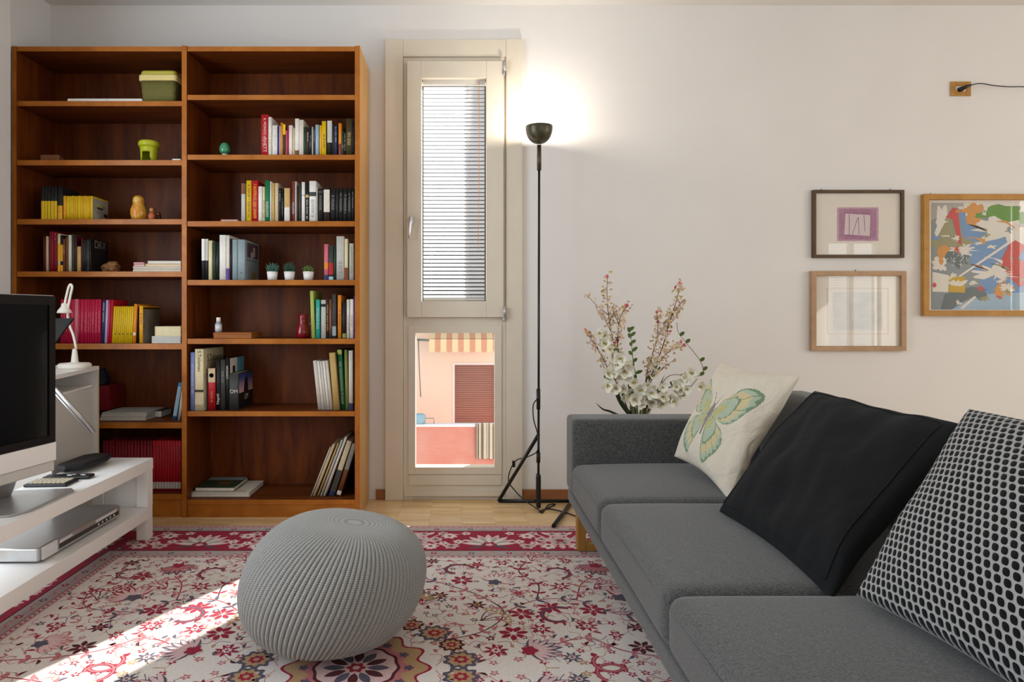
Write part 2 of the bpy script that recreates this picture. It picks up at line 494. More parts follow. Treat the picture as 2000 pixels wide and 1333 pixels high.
fr = MB(); Y2 = 3.712
fr.box(wx(797), wx(811), Y2, 3.76, wz(928), wz(637)); fr.box(wx(966), wx(980), Y2, 3.76, wz(928), wz(637))
fr.box(wx(811), wx(966), Y2, 3.76, wz(651), wz(637)); fr.box(wx(811), wx(966), Y2, 3.76, wz(928), wz(914))
fr.build('glazing_bead', M_frame, win, bevel=0.001)
r_ = MB(); r_.box(wx(797), wx(980), 3.7135, 3.7235, wz(949), wz(929)); r_.box(wx(789), wx(987), 3.7125, 3.7235, wz(971), wz(960))
r_.build('bottom_rail', M_frame, win, bevel=0.001)
MB().box(wx(808), wx(969), 3.764, 3.769, wz(917), wz(648)).build('lower_pane', M_glass, win)
Ys = 3.688
def sx_(px): return PX(px, Ys)
def sz_(py): return PZ(py, Ys)
s = MB()
s.box(sx_(795), sx_(823), Ys, 3.772, sz_(620), sz_(119)); s.box(sx_(950), sx_(983.5), Ys, 3.772, sz_(620), sz_(119))
s.box(sx_(823)+0.0004, sx_(950)-0.0004, Ys+0.0006, 3.772, sz_(152), sz_(119)); s.box(sx_(823)+0.0004, sx_(950)-0.0004, Ys+0.0006, 3.772, sz_(620), sz_(588.5))
sash = s.build('sash', M_frame, win, bevel=0.0015)
MB().box(sx_(820), sx_(953), 3.764, 3.769, sz_(591), sz_(149)).build('upper_pane', M_glass, win)
h = MB()
h.box(sx_(800), sx_(807.5), Ys-0.008, Ys, sz_(438), sz_(423))
h.tube([(sx_(803.5), Ys-0.006, sz_(430)), (sx_(803.5), Ys-0.045, sz_(430))], 0.0075, 12)
h.tube([(sx_(804), Ys-0.045, sz_(426)), (sx_(803), Ys-0.047, sz_(437)), (sx_(801.5), Ys-0.046, sz_(452)), (sx_(800.5), Ys-0.045, sz_(468))], 0.0085, 12, r2=0.006)
h.build('window_handle', M_chrome, win, bevel=0.001)
for py in (126, 607):
    hh = MB(); hh.tube([(sx_(985.5), Ys-0.004, sz_(py+13)), (sx_(985.5), Ys-0.004, sz_(py-8))], 0.007, 12)
    hh.box(sx_(981), sx_(987), Ys-0.002, Ys+0.02, sz_(py+18), sz_(py+11)); hh.tube([(sx_(984), Ys-0.004, sz_(py+22)), (sx_(984), Ys-0.004, sz_(py+14))], 0.004, 8)
    hh.build('hinge', M_alu, win)

# venetian blind hanging in the sash
def slat_material():
    m = bpy.data.materials.new('white_slat'); m.use_nodes = True
    nt = m.node_tree; N = nt.nodes; L = nt.links; N.remove(N['Principled BSDF'])
    d = N.new('ShaderNodeBsdfDiffuse'); d.inputs['Color'].default_value = S(226, 228, 232)
    t = N.new('ShaderNodeBsdfTranslucent'); t.inputs['Color'].default_value = S(215, 220, 228)
    mx = N.new('ShaderNodeMixShader'); mx.inputs['Fac'].default_value = 0.30
    L.new(d.outputs[0], mx.inputs[1]); L.new(t.outputs[0], mx.inputs[2]); L.new(mx.outputs[0], N['Material Output'].inputs['Surface'])
    return m
M_slat = slat_material()
def blind(x0, x1, yc, z0, z1, pitch, width, tilt, label, wand=True):
    r = thing('venetian_blind', ((x0+x1)/2, yc, z1), label, 'window blind')
    MB().box(x0, x1, yc-0.012, yc+0.012, z1-0.02, z1).build('head_rail', M_white2, r, bevel=0.001)
    MB().box(x0+0.003, x1-0.003, yc-0.010, yc+0.010, z0, z0+0.012).build('bottom_rail', M_white2, r, bevel=0.002)
    m = MB(); z = z0 + 0.022; t = math.radians(tilt)
    while z < z1 - 0.028:
        vs = []; n = 4
        for i in range(n+1):
            a = (i/n-0.5)*width; cr = 0.0016*(1-(2*i/n-1)**2)
            y = a*math.cos(t) + cr*math.sin(t); dz = -a*math.sin(t) + cr*math.cos(t)
            for x in (x0+0.003, x1-0.003): vs.append((x, yc+y, z+dz))
        m.add(vs, [(2*i, 2*i+1, 2*i+3, 2*i+2) for i in range(n)], 0, True)
        z += pitch
    m.build('slats', M_slat, r)
    cd = MB()
    for fx in (0.14, 0.72): cd.tube([(x0+(x1-x0)*fx, yc-0.0105, z1-0.02), (x0+(x1-x0)*fx, yc-0.0105, z0+0.01)], 0.0007, 5)
    cd.build('ladder_cord', M_white2, r)
    return r
bl = blind(sx_(825), sx_(948), 3.738, sz_(587), sz_(152), 0.0215, 0.0198, 42,
           'white venetian blind with closed slats inside the upper sash')
wd = MB(); wd.tube([(PX(935, 3.722), 3.722, PZ(160, 3.722)), (PX(936, 3.722), 3.722, PZ(300, 3.722)), (PX(934, 3.722), 3.722, PZ(488, 3.722))], 0.0016, 6)
wd.build('orange_cord', mat('orange_cord', (226, 160, 60), 0.6), bl, label='thin orange pull cord')
blind(4.66, 5.24, YF-0.03, 0.56, 1.94, 0.03, 0.025, 12, 'white venetian blind over the narrow window behind the viewer')

# ------------------------------------------------------------------ across the courtyard
YE = 16.0
M_fac = mat('cream_render', (246, 222, 196), 0.9, noise=0.03, nscale=0.8)
M_para = mat('salmon_render', (216, 112, 88), 0.9, rgb2=(226, 160, 140), nscale=0.9)
M_cap = mat('parapet_stone', (236, 232, 226), 0.8)
M_shut = mat('brown_roller_shutter', (158, 112, 96), 0.6)
M_awnA = mat('awning_peach', (214, 150, 116), 0.8); M_awnB = mat('awning_cream', (236, 204, 156), 0.8)
bld = thing('apartment_building', (0, YE, -8), 'cream rendered building across the courtyard seen through the lower pane', 'building')
sx0, sx1, sz0, sz1 = PX(888, YE), PX(966, YE), PZ(830, YE), PZ(713, YE)
w = MB(); holed(w, 'Y', YE, YE+0.4, -6.0, 1.6, -8, PZ(604, YE-.6)-.01, [(sx0, sx1, sz0, sz1)])
w.build('facade', M_fac, bld)
MB().box(-6.0, 1.6, YE-0.6, YE+0.4, PZ(604, YE-.6), 6.5).build('dark_storey', mat('dark_backing', (52, 50, 46), 0.8), bld, label='dark timber clad upper storey')  # plain dark storey added so the gaps between slats look dark
sh = MB()
n = 32
for i in range(n):
    a = sz0 + (sz1-sz0)*i/n; b = sz0 + (sz1-sz0)*(i+1)/n
    sh.prism([(sx0, a), (sx1, a), (sx1, b-0.008), (sx0, b-0.008)], YE+0.10-0.015, YE+0.14)
    sh.box(sx0, sx1, YE+0.11, YE+0.14, b-0.008, b)
sh.build('roller_shutter', M_shut, bld)
fr = MB(); t = 0.045
fr.box(sx0-t, sx0, YE-0.02, YE+0.02, sz0, sz1+t); fr.box(sx0, sx1+t, YE-0.02, YE+0.02, sz1, sz1+t)
fr.build('window_surround', M_cap, bld)
# awning: sloping cloth with scalloped striped valance
ax0, ax1 = PX(838, YE-0.9), PX(985, YE-0.9); az = PZ(662, YE-0.9); av = PZ(686, YE-0.9)
aw = MB()
k = 13
for i in range(k):
    a = ax0 + (ax1-ax0)*i/k; b = ax0 + (ax1-ax0)*(i+1)/k; mi = (i+1) % 2
    pts = [(a, az), (a, av)] + [(a+(b-a)*j/6, av - 0.03*math.sin(PI*j/6)) for j in range(1, 6)] + [(b, av), (b, az)]
    aw.prism([(x, z) for x, z in pts], YE-0.90, YE-0.892, mi)
    aw.add([(a, YE-0.9, az), (b, YE-0.9, az), (b, YE-0.005, az+0.42), (a, YE-0.005, az+0.42),
            (a, YE-0.9, az-0.008), (b, YE-0.9, az-0.008), (b, YE-0.005, az+0.41), (a, YE-0.005, az+0.41)],
           [(0, 1, 2, 3), (4, 7, 6, 5), (0, 4, 5, 1), (1, 5, 6, 2), (3, 2, 6, 7), (0, 3, 7, 4)], mi)
aw.build('striped_awning', [M_awnA, M_awnB], bld, label='awning with peach and cream stripes')
br = MB(); br.tube([(PX(818, YE-0.5), YE, PZ(664, YE)), (PX(818, YE-0.6), YE-0.88, PZ(664, YE-0.9)), (ax0, YE-0.89, PZ(665, YE-0.9))], 0.025, 8)
br.tube([(PX(817, YE-0.4), YE-0.4, PZ(664, YE-0.4)), (PX(819, YE-0.4), YE-0.4, PZ(720, YE-0.4)), (PX(821.5, YE-0.4), YE-0.4, PZ(776, YE-0.4))], 0.012, 6)
br.build('awning_crank', mat('grey_metal', (120, 120, 116), 0.5, metal=0.4), bld)
# balcony
YP = YE - 1.9
bp = MB(); bp.box(-3.6, 1.6, YP, YP+0.14, -6.0, PZ(834, YP)); bp.build('balcony_parapet', M_para, bld)
bp = MB(); bp.box(-3.62, 1.62, YP-0.03, YP+0.17, PZ(834, YP)+0.0005, PZ(829, YP)); bp.build('parapet_cap', M_cap, bld)
bp = MB(); bp.box(-3.6, 1.6, YP+0.14, YE, -3.4, -3.2); bp.build('balcony_slab', M_cap, bld)
bp = MB(); zz = PZ(829, YP)
bp.tube([(PX(828, YP), YP+0.07, zz), (PX(828, YP), YP+0.07, zz+0.11), (PX(847, YP), YP+0.07, zz+0.11), (PX(847, YP), YP+0.07, zz)], 0.008, 6)
bp.build('balcony_rail', MATS['grey_metal'], bld)
# reed screen hung over the parapet
rs = MB(); rx0, rx1 = PX(929, YP-0.06), PX(975, YP-0.06); rz0, rz1 = PZ(897, YP-0.06), PZ(827, YP-0.06)
rnd = random.Random(3); x = rx0; q = 0
while x < rx1:
    wdt = rnd.uniform(0.008, 0.014); rs.box(x, x+wdt, YP-0.06-rnd.random()*0.008, YP-0.045, rz0+rnd.uniform(-0.01, 0.01), rz1+rnd.uniform(-0.012, 0.006), rnd.choice([0, 0, 1])); x += wdt+0.002
tag(rs.build('reed_screen', [mat('reed_pale', (226, 208, 184), 0.8), mat('reed_brown', (140, 112, 88), 0.8)]),
    'pale brown reed screen hanging over the salmon balcony parapet', 'reed screen')
pt = MB(); cx, cy = PX(819, YP+0.07), YP+0.07
pt.lathe([(0.001, zz), (0.10, zz), (0.13, zz+0.02), (0.13, zz+0.17), (0.10, zz+0.20), (0.001, zz+0.20)], (cx, cy, 0.001), 24)
tag(pt.build('garden_pot', mat('blue_grey_plastic', (150, 178, 188), 0.5)), 'blue-grey round pot on the parapet across the courtyard', 'pot')
struct(MB().box(-30, 30, YB+0.6, 40, -8.2, -8.0).build('courtyard_ground', mat('courtyard_paving', (190, 182, 170), 0.9)),
       'pale courtyard paving far below the window', 'ground')
# ------------------------------------------------------------------ bookcase
YK = 3.39; YKb = 3.722
def bx_(px): return PX(px, YK)
def bz_(py): return PZ(py, YK)
BL0, BL1 = bx_(22.5), bx_(32)
BM0, BM1 = bx_(355), bx_(365)
BR0, BR1 = bx_(693), bx_(703)
bc = thing('bookcase', ((BL0+BR1)/2, 3.55, 0), 'tall cherry veneer bookcase of two open bays against the far wall', 'bookcase')
ZT = bz_(90)
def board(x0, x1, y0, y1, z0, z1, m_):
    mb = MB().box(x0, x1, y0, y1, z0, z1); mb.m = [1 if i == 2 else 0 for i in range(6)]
    return mb, [m_, M_cherryLit]
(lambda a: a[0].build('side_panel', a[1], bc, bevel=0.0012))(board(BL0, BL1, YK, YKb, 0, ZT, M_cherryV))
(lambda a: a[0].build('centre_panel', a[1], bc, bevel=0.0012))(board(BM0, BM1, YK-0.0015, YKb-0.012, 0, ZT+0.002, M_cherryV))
# right side: cherry front edge, honey coloured outer face
rp = MB().box(BR0, BR1, YK, YKb, 0, ZT+0.002)
rp.m = [1 if i == 3 else 2 if i == 2 else 0 for i in range(6)]
rp.build('side_panel', [M_cherryV, M_honey, M_cherryLit], bc, bevel=0.0012, label='end panel with a pale honey outer face')
LS = [(197, 207), (312.5, 323), (428, 438.5), (530.5, 541), (671.5, 683), (826, 837.5)]
RS = [(185, 195), (302, 312), (432, 442.5), (547, 557.5), (662, 672.5), (804, 814)]
ZL, ZR = {}, {}
for k, (a, b) in enumerate(LS):
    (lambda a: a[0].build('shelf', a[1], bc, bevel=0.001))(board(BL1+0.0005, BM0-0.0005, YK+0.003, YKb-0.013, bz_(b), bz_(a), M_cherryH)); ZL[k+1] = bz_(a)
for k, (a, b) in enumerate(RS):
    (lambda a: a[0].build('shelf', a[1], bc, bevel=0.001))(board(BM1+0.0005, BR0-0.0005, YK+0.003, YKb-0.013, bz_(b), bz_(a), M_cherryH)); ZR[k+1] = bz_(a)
ZL[7] = bz_(966); ZR[7] = bz_(977)
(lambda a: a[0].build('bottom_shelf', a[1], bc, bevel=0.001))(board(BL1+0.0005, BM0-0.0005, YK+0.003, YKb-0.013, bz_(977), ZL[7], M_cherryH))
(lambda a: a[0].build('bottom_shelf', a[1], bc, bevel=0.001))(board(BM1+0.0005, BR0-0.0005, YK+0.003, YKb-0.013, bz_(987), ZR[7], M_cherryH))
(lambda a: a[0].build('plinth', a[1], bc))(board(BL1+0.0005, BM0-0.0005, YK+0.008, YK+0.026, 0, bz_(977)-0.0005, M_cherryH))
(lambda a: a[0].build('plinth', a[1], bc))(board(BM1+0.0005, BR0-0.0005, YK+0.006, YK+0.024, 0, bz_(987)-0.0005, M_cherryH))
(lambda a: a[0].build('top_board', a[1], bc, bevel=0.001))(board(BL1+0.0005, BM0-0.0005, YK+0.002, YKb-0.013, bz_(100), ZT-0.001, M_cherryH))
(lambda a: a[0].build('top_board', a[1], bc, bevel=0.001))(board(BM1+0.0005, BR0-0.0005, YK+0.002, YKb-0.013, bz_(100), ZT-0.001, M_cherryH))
MB().box(BL1+0.0005, BR0-0.0005, YKb-0.0125, YKb-0.0045, 0.02, ZT-0.002).build('back_panel', M_cherryBack, bc)

# ------------------------------------------------------------------ television bench
BX = -1.39; BXb = -1.640; BY1 = 3.07; BY0 = 1.55
tvb = thing('television_bench', ((BX+BXb)/2, 2.3, 0), 'low white lacquered television bench with one lower shelf', 'bench')
MB().box(BXb, BX, BY0, BY1, 0.315, 0.3645).build('top', M_white, tvb, bevel=0.0012)
MB().box(BXb+0.002, BX-0.002, BY0+0.002, BY1-0.002, 0.100, 0.153).build('lower_shelf', M_white, tvb, bevel=0.0012)
for x in (BX-0.0515, BXb+0.0015):
    for y in (BY1-0.0515, BY0+0.0015):
        lg = MB(); lg.box(x, x+0.05, y, y+0.05, 0.0082, 0.0995); lg.box(x, x+0.05, y, y+0.05, 0.1535, 0.3145)
        lg.build('leg', M_white, tvb, bevel=0.001)
for y in (BY1-0.040, BY0+0.020):
    MB().box(BXb+0.053, BX-0.053, y, y+0.02, 0.1535, 0.3145).build('end_panel', M_white, tvb, bevel=0.001)

# ------------------------------------------------------------------ television on the bench
tx, ty = -1.46, 2.45
u = Vector((-0.04, -0.235, 0)).normalized(); nrm = Vector((u.y*-1, u.x, 0))      # nrm faces the sofa side
if nrm.x < 0: nrm = -nrm
tv = thing('television', (-1.50, 2.05, 0.365), 'flat screen television with thick white chin at the left edge', 'television')
W = 0.90; zb, zt_ = 0.462, 1.076
def tvp(a, d, z): p = Vector((tx, ty, 0)) + u*a + nrm*d; return (p.x, p.y, z)
def tvbox(mb, a0, a1, d0, d1, z0, z1, mi=0):
    vs = [tvp(a0,d0,z0), tvp(a1,d0,z0), tvp(a1,d1,z0), tvp(a0,d1,z0), tvp(a0,d0,z1), tvp(a1,d0,z1), tvp(a1,d1,z1), tvp(a0,d1,z1)]
    mb.add(vs, [(0,3,2,1),(4,5,6,7),(0,1,5,4),(1,2,6,5),(2,3,7,6),(3,0,4,7)], mi)
m = MB(); tvbox(m, 0, W, -0.055, -0.004, zb+0.02, zt_); m.build('casing', M_alu, tv, bevel=0.004)
m = MB(); tvbox(m, 0.0, W, -0.0035, 0.004, 0.485, 0.551); m.build('chin', M_white, tv, bevel=0.003, label='white lower chin of the casing')
m = MB(); tvbox(m, 0.002, W-0.002, -0.05, -0.002, 0.448, 0.484); m.build('speaker_bar', M_white2, tv, bevel=0.004)
m = MB(); b_ = 0.032
tvbox(m, 0.004, b_, -0.0035, 0.004, 0.552, zt_-0.003); tvbox(m, W-b_, W-0.004, -0.0035, 0.004, 0.552, zt_-0.003)
tvbox(m, b_, W-b_, -0.0035, 0.004, 0.552, 0.552+b_*0.8); tvbox(m, b_, W-b_, -0.0035, 0.004, zt_-b_-0.003, zt_-0.003)
m.build('bezel', mat('dark_bezel', (24, 20, 19), 0.45, spec=0.15), tv, bevel=0.001)
m = MB(); tvbox(m, b_, W-b_, -0.0035, -0.001, 0.552+b_*0.8, zt_-b_-0.003)
m.build('screen', mat('dark_screen', (6, 6, 9), 0.10, spec=0.10), tv)
foot = MB(); zf = 0.3650
pts = [(-1.635, 2.10), (-1.43, 2.16), (-1.405, 2.22), (-1.405, 2.47), (-1.43, 2.50), (-1.635, 2.46)]
foot.slab(pts, zf, zf+0.007); ft = foot.build('stand_foot', M_alu, tv, bevel=0.002, label='flat brushed metal foot')
nk = MB()
prof = [(-1.60, zf+0.0075), (-1.585, zf+0.0075), (-1.535, 0.50), (-1.55, 0.50)]
nk.prism(prof, 2.14, 2.40); nk.build('stand_neck', M_alu, tv, bevel=0.001)

# ------------------------------------------------------------------ recorder on the lower shelf
rec = thing('disc_recorder', (-1.55, 2.6, 0.153), 'slim silver disc recorder on the lower shelf of the bench', 'disc recorder')
MB().box(-1.635, -1.448, 2.33, 2.88, 0.160, 0.207).build('body', M_alu, rec, bevel=0.006, seg=3)
fpn = MB(); fpn.box(-1.449, -1.4395, 2.345, 2.43, 0.162, 0.204); fpn.build('front_left', mat('silver_plastic', (214, 214, 214), 0.35), rec, bevel=0.002)
fpn = MB(); fpn.box(-1.449, -1.4405, 2.432, 2.872, 0.161, 0.204); fpn.build('front_panel', M_alu, rec, bevel=0.001)
fpn = MB(); fpn.box(-1.4405, -1.4398, 2.44, 2.86, 0.170, 0.186); fpn.build('display_strip', mat('dark_strip', (50, 46, 42), 0.3), rec)
fpn = MB(); fpn.box(-1.4404, -1.4385, 2.44, 2.52, 0.190, 0.199); fpn.build('disc_tray', MATS['silver_plastic'], rec, bevel=0.0005); fpn = MB(); fpn.box(-1.4404, -1.4385, 2.68, 2.84, 0.188, 0.199); fpn.build('control_strip', MATS['silver_plastic'], rec, bevel=0.0005)
for i in range(5):
    q = MB(); q.tube([(-1.4399, 2.70+i*0.03, 0.178), (-1.4375, 2.70+i*0.03, 0.178)], 0.0045, 10); q.build('button', MATS['silver_plastic'], rec)
for y in (2.37, 2.84):
    for x in (-1.60, -1.48):
        q = MB(); q.lathe([(0.012, 0.1535), (0.012, 0.1598)], (x, y, 0), 12); q.build('foot', M_black, rec)

# ------------------------------------------------------------------ things on the bench top
ZB = 0.365
cs = MB(); pts = [(-1.635, 2.74), (-1.575, 2.70), (-1.525, 2.76), (-1.515, 2.92), (-1.53, 2.98), (-1.60, 2.98), (-1.635, 2.94)]
cs.slab(pts, ZB+0.014, ZB+0.040)
tag(cs.build('zip_case', mat('black_case', (20, 18, 20), 0.6, bump=0.2, bscale=120), bevel=0.010, seg=3),
    'flat black zip case lying on the far end of the white bench', 'case')
def keypad(name, loc, rz, L_, W_, th, rows, cols, mb, mk, label, cat, keycol):
    r = thing(name, loc, label, cat, rotz=rz)
    M = Matrix.Translation(loc) @ Matrix.Rotation(rz, 4, 'Z')
    a = MB(); a.box(-L_/2, L_/2, -W_/2, W_/2, 0, th); a.xf(M).build('body', mb, r, bevel=0.004)
    for i in range(cols):
        for j in range(rows):
            x = -L_/2+0.012+(L_-0.024)*(i+0.5)/cols; y = -W_/2+0.010+(W_-0.020)*(j+0.5)/rows
            k = MB(); k.box(x-L_/cols*0.33, x+L_/cols*0.33, y-W_/rows*0.30, y+W_/rows*0.30, th, th+0.003)
            k.xf(M).build('key', mk, r, bevel=0.0008)
    return r
keypad('calculator', (-1.555, 2.585, ZB), 0.06, 0.155, 0.10, 0.011, 3, 8, M_black, mat('beige_key', (190, 176, 150), 0.5),
       'black calculator with beige keys at the edge of the bench', 'calculator', None)
rm = thing('remote_control', (-1.545, 2.68, ZB), 'black remote control with white symbols between calculator and zip case', 'remote control', rotz=0.15)
Mx = Matrix.Translation((-1.545, 2.675, ZB)) @ Matrix.Rotation(0.12, 4, 'Z')
a = MB(); a.box(-0.085, 0.09, -0.028, 0.028, 0, 0.013); a.xf(Mx).build('body', M_black, rm, bevel=0.005)
for x, y in ((-0.005, 0.0), (0.0, -0.01), (0.010, 0.006), (0.045, 0.0), (0.052, -0.008)):
    a = MB(); a.box(x, x+0.016, y, y+0.006, 0.013, 0.0135); a.xf(Mx).build('symbol', M_white, rm)

# ------------------------------------------------------------------ small white cabinet behind the bench
cab = thing('side_cabinet', (-1.9, 3.0, 0), 'small white cabinet with birch edge standing between bench and bookcase', 'cabinet', rotz=0)
Mc = Matrix.Translation((-1.755, 3.30, 0)) @ Matrix.Rotation(math.atan2(-0.51, 0.094) , 4, 'Z')
# local x runs from the far corner towards the viewer, local -y is the room side
def cb(name, x0, x1, y0, y1, z0, z1, mm, **k):
    a = MB(); a.box(x0, x1, y0, y1, z0, z1); return a.xf(Mc).build(name, mm, cab, bevel=0.001, **k)
cb('top', 0, 0.56, -0.36, 0.0, 0.742, 0.760, M_white)
cb('side_panel', 0, 0.016, -0.36, -0.0015, 0.0082, 0.7415, M_white2)
cb('edge_strip', 0, 0.016, -0.0014, 0.0, 0.0082, 0.7415, M_birch, label='bare birch edge')
cb('side_panel', 0.544, 0.56, -0.36, 0.0, 0.0082, 0.7415, M_white2)
cb('shelf', 0.0165, 0.5435, -0.34, -0.028, 0.660, 0.672, M_white)
cb('door', 0.0165, 0.5435, -0.036, -0.020, 0.02, 0.6595, M_white2)
cb('back_panel', 0.0165, 0.5435, -0.356, -0.346, 0.02, 0.741, M_white2)

# desk lamp on the cabinet
LY = 3.15; lx, lz = PX(146, LY), 0.7605
dl = thing('desk_lamp', (lx, LY, lz), 'white bent-neck desk lamp on the small cabinet', 'desk lamp')
Mdl = mat('cream_plastic', (226, 220, 208), 0.4)
MB().lathe([(0.066, lz), (0.070, lz+0.004), (0.070, lz+0.018), (0.062, lz+0.024), (0.02, lz+0.027), (0.016, lz+0.03), (0.010, lz+0.085), (0.0065, lz+0.09), (0.001, lz+0.09)], (lx, LY, 0), 40).build('base', Mdl, dl)
def dp(px, py): return (PX(px, LY), LY, PZ(py, LY))
path = catmull([dp(149, 682), dp(143, 655), dp(136, 636), dp(132, 612), dp(137, 580), dp(141, 562), dp(138, 556), dp(134, 562), dp(129, 582), dp(126, 597)], 6)
MB().tube(path, 0.0055, 10).build('neck', Mdl, dl)
hd = MB(); cxx, czz = PX(126, LY), PZ(612, LY)
hd.lathe([(0.001, czz+0.047), (0.012, czz+0.045), (0.015, czz+0.030), (0.028, czz+0.012), (0.032, czz), (0.029, czz), (0.024, czz+0.012), (0.001, czz+0.03)], (cxx, LY, 0), 28)
hd.build('lamp_shade', Mdl, dl)
MB().tube(catmull([(lx-0.06, LY, lz+0.012), (lx-0.12, LY+0.01, lz+0.008), (lx-0.22, LY-0.02, lz+0.006)], 5), 0.003, 6).build('power_cord', Mdl, dl)
# dark tablet leaning behind the television, metal rod in front of the cabinet
tb = MB(); Yt = 2.80
tb.add([(PX(95, Yt), Yt, PZ(622, Yt)), (PX(143, Yt), Yt, PZ(622, Yt)), (PX(108, Yt), Yt-0.1, PZ(705, Yt)), (PX(92, Yt), Yt-0.1, PZ(705, Yt)),
        (PX(95, Yt), Yt+0.012, PZ(622, Yt)), (PX(143, Yt), Yt+0.012, PZ(622, Yt)), (PX(108, Yt), Yt-0.088, PZ(705, Yt)), (PX(92, Yt), Yt-0.088, PZ(705, Yt))],
       [(0, 1, 2, 3), (4, 7, 6, 5), (0, 4, 5, 1), (1, 5, 6, 2), (2, 6, 7, 3), (3, 7, 4, 0)])
tk = thing('music_stand', (PX(105, Yt), Yt-0.05, 0.76), 'black tilted music stand desk behind the television with a metal leg', 'music stand')
tb.build('desk_plate', mat('dark_plate', (30, 27, 26), 0.6, spec=0.15), tk, bevel=0.001)
rd = MB(); ra = Vector((PX(106, 2.68), 2.68, PZ(757, 2.68))); rb = Vector((PX(184, 2.74), 2.74, PZ(845, 2.74)))
rd.tube([ra, rb], 0.0075, 8); rd.tube([ra+Vector((0, 0, -0.022)), rb+Vector((-0.012, 0, -0.006))], 0.0035, 6)
rd.tube([ra, Vector((PX(100, Yt), Yt-0.08, PZ(704, Yt)))], 0.006, 8)
rd.build('support_rod', M_alu, tk)

# ------------------------------------------------------------------ sofa
SX = 0.45
sofa = thing('sofa', (1.0, 1.8, 0), 'long grey fabric sofa with low arm and wooden sled legs', 'sofa')
YA0, YA1 = 2.79, 2.96
def soft(name, x0, x1, y0, y1, z0, z1, r, dome=0, wob=0, seed=1, n=18):
    o = rounded_box(x0, x1, y0, y1, z0, z1, r, dome, n, wob=wob, seed=seed).build(name, M_sofa, sofa)
    return weld(o)
soft('base_rail', SX+0.004, 1.38, 0.62, YA1-0.004, 0.204, 0.262, 0.012, n=10)
soft('arm', SX, 1.38, YA0, YA1, 0.262, 0.578, 0.018, dome=0.003, n=12)
soft('arm', SX, 1.38, 0.60, 0.765, 0.262, 0.578, 0.018, dome=0.003, n=12)
soft('back_frame', 1.28, 1.40, 0.766, YA0-0.001, 0.262, 0.700, 0.03, n=12)
CS = [(2.215, YA0-0.003), (1.495, 2.209), (0.770, 1.489)]
for i, (a, b) in enumerate(CS):
    o = soft('seat_cushion', SX-0.006, 1.26, a, b, 0.264, 0.398, 0.034, dome=0.020, wob=0.0012, seed=i+2, n=26)
    sm = MB(); z = 0.372
    zs = catmull([(SX-0.0035, a+0.03, z-0.006), (SX-0.005, a+0.1, z), (SX-0.005, (a+b)/2, z+0.001), (SX-0.005, b-0.1, z), (SX-0.0035, b-0.03, z-0.006)], 6)
    sm.tube(zs, 0.0022, 6); sm.build('piping', M_sofa, o)
for i, (a, b) in enumerate(CS):
    soft('back_cushion', 1.20, 1.30, a, b, 0.40, 0.715-0.02, 0.05, dome=0.015, wob=0.002, seed=i+9, n=20)
for y0 in (2.88, 0.80):
    lg = MB(); x0, x1 = 0.487, 1.30
    lg.box(x0, x0+0.035, y0, y0+0.055, 0.0082, 0.2035); lg.box(x1-0.035, x1, y0, y0+0.055, 0.0082, 0.2035)
    lg.box(x0+0.0355, x1-0.0355, y0, y0+0.055, 0.0082, 0.040); lg.box(x0+0.0355, x1-0.0355, y0, y0+0.055, 0.185, 0.2035)
    lg.build('leg_frame', M_oakleg, sofa, bevel=0.002)

# ------------------------------------------------------------------ floor lamp
FY = 3.52; fx = PX(1053, FY)
fl = thing('floor_lamp', (fx, FY, 0), 'tall black uplighter floor lamp with dome shade, lit, beside the window', 'floor lamp')
zr = PZ(247, FY); rr = 0.0705
prof = []
for i in range(15):
    a = i/14*PI/2
    prof.append((max(0.0005, rr*math.sin(a)**0.92), zr - rr*1.28*math.cos(a)**0.9 if i < 14 else zr))
inn = [(max(0.0005, r-0.003), z+0.003) for r, z in reversed(prof)]
inn[0] = (rr-0.003, zr)
sh = MB().lathe(prof + inn, (fx, FY, 0), 48); sh.build('dome_shade', M_bronze, fl)
MB().tube([(fx, FY, PZ(284, FY)), (fx, FY, PZ(333, FY))], 0.0115, 16).build('socket_sleeve', M_bronze, fl)
pl = MB(); fx2 = PX(1051.5, FY)
pl.tube([(fx, FY, PZ(332, FY)), (fx2, FY, 0.055)], 0.0062, 12); pl.build('pole', M_blackmetal, fl)
for a, b, r in ((760, 800, 0.0105), (884, 904, 0.0105)):
    MB().tube([(fx2, FY, PZ(a, FY)), (fx2, FY, PZ(b, FY))], r, 14).build('clamp', M_blackmetal, fl)
wt = MB(); wt.box(fx2-0.012, fx2+0.012, FY-0.02, FY+0.02, 0.012, PZ(926, FY)); wt.build('counterweight', M_black, fl, bevel=0.009)
hub = Vector((fx2, FY, PZ(850, FY)))
A = Vector((PX(974, 3.66), 3.66, 0.0095)); B = Vector((0.86, 3.66, 0.0095)); Cc = Vector((PX(1081, 3.20), 3.20, 0.0165)); D = Vector((0.585, 3.652, 0.0095))
MB().tube([hub, A], 0.0095, 12).build('leg', M_blackmetal, fl)
MB().tube([A, B], 0.0095, 12).build('leg', M_blackmetal, fl)
MB().tube([D+Vector((0, 0, 0)), Cc], 0.0095, 12).build('leg', M_blackmetal, fl)
MB().tube([Vector((fx2, FY, 0.06)), Vector((fx2, 3.66, 0.0095))], 0.006, 10).build('brace', M_blackmetal, fl)
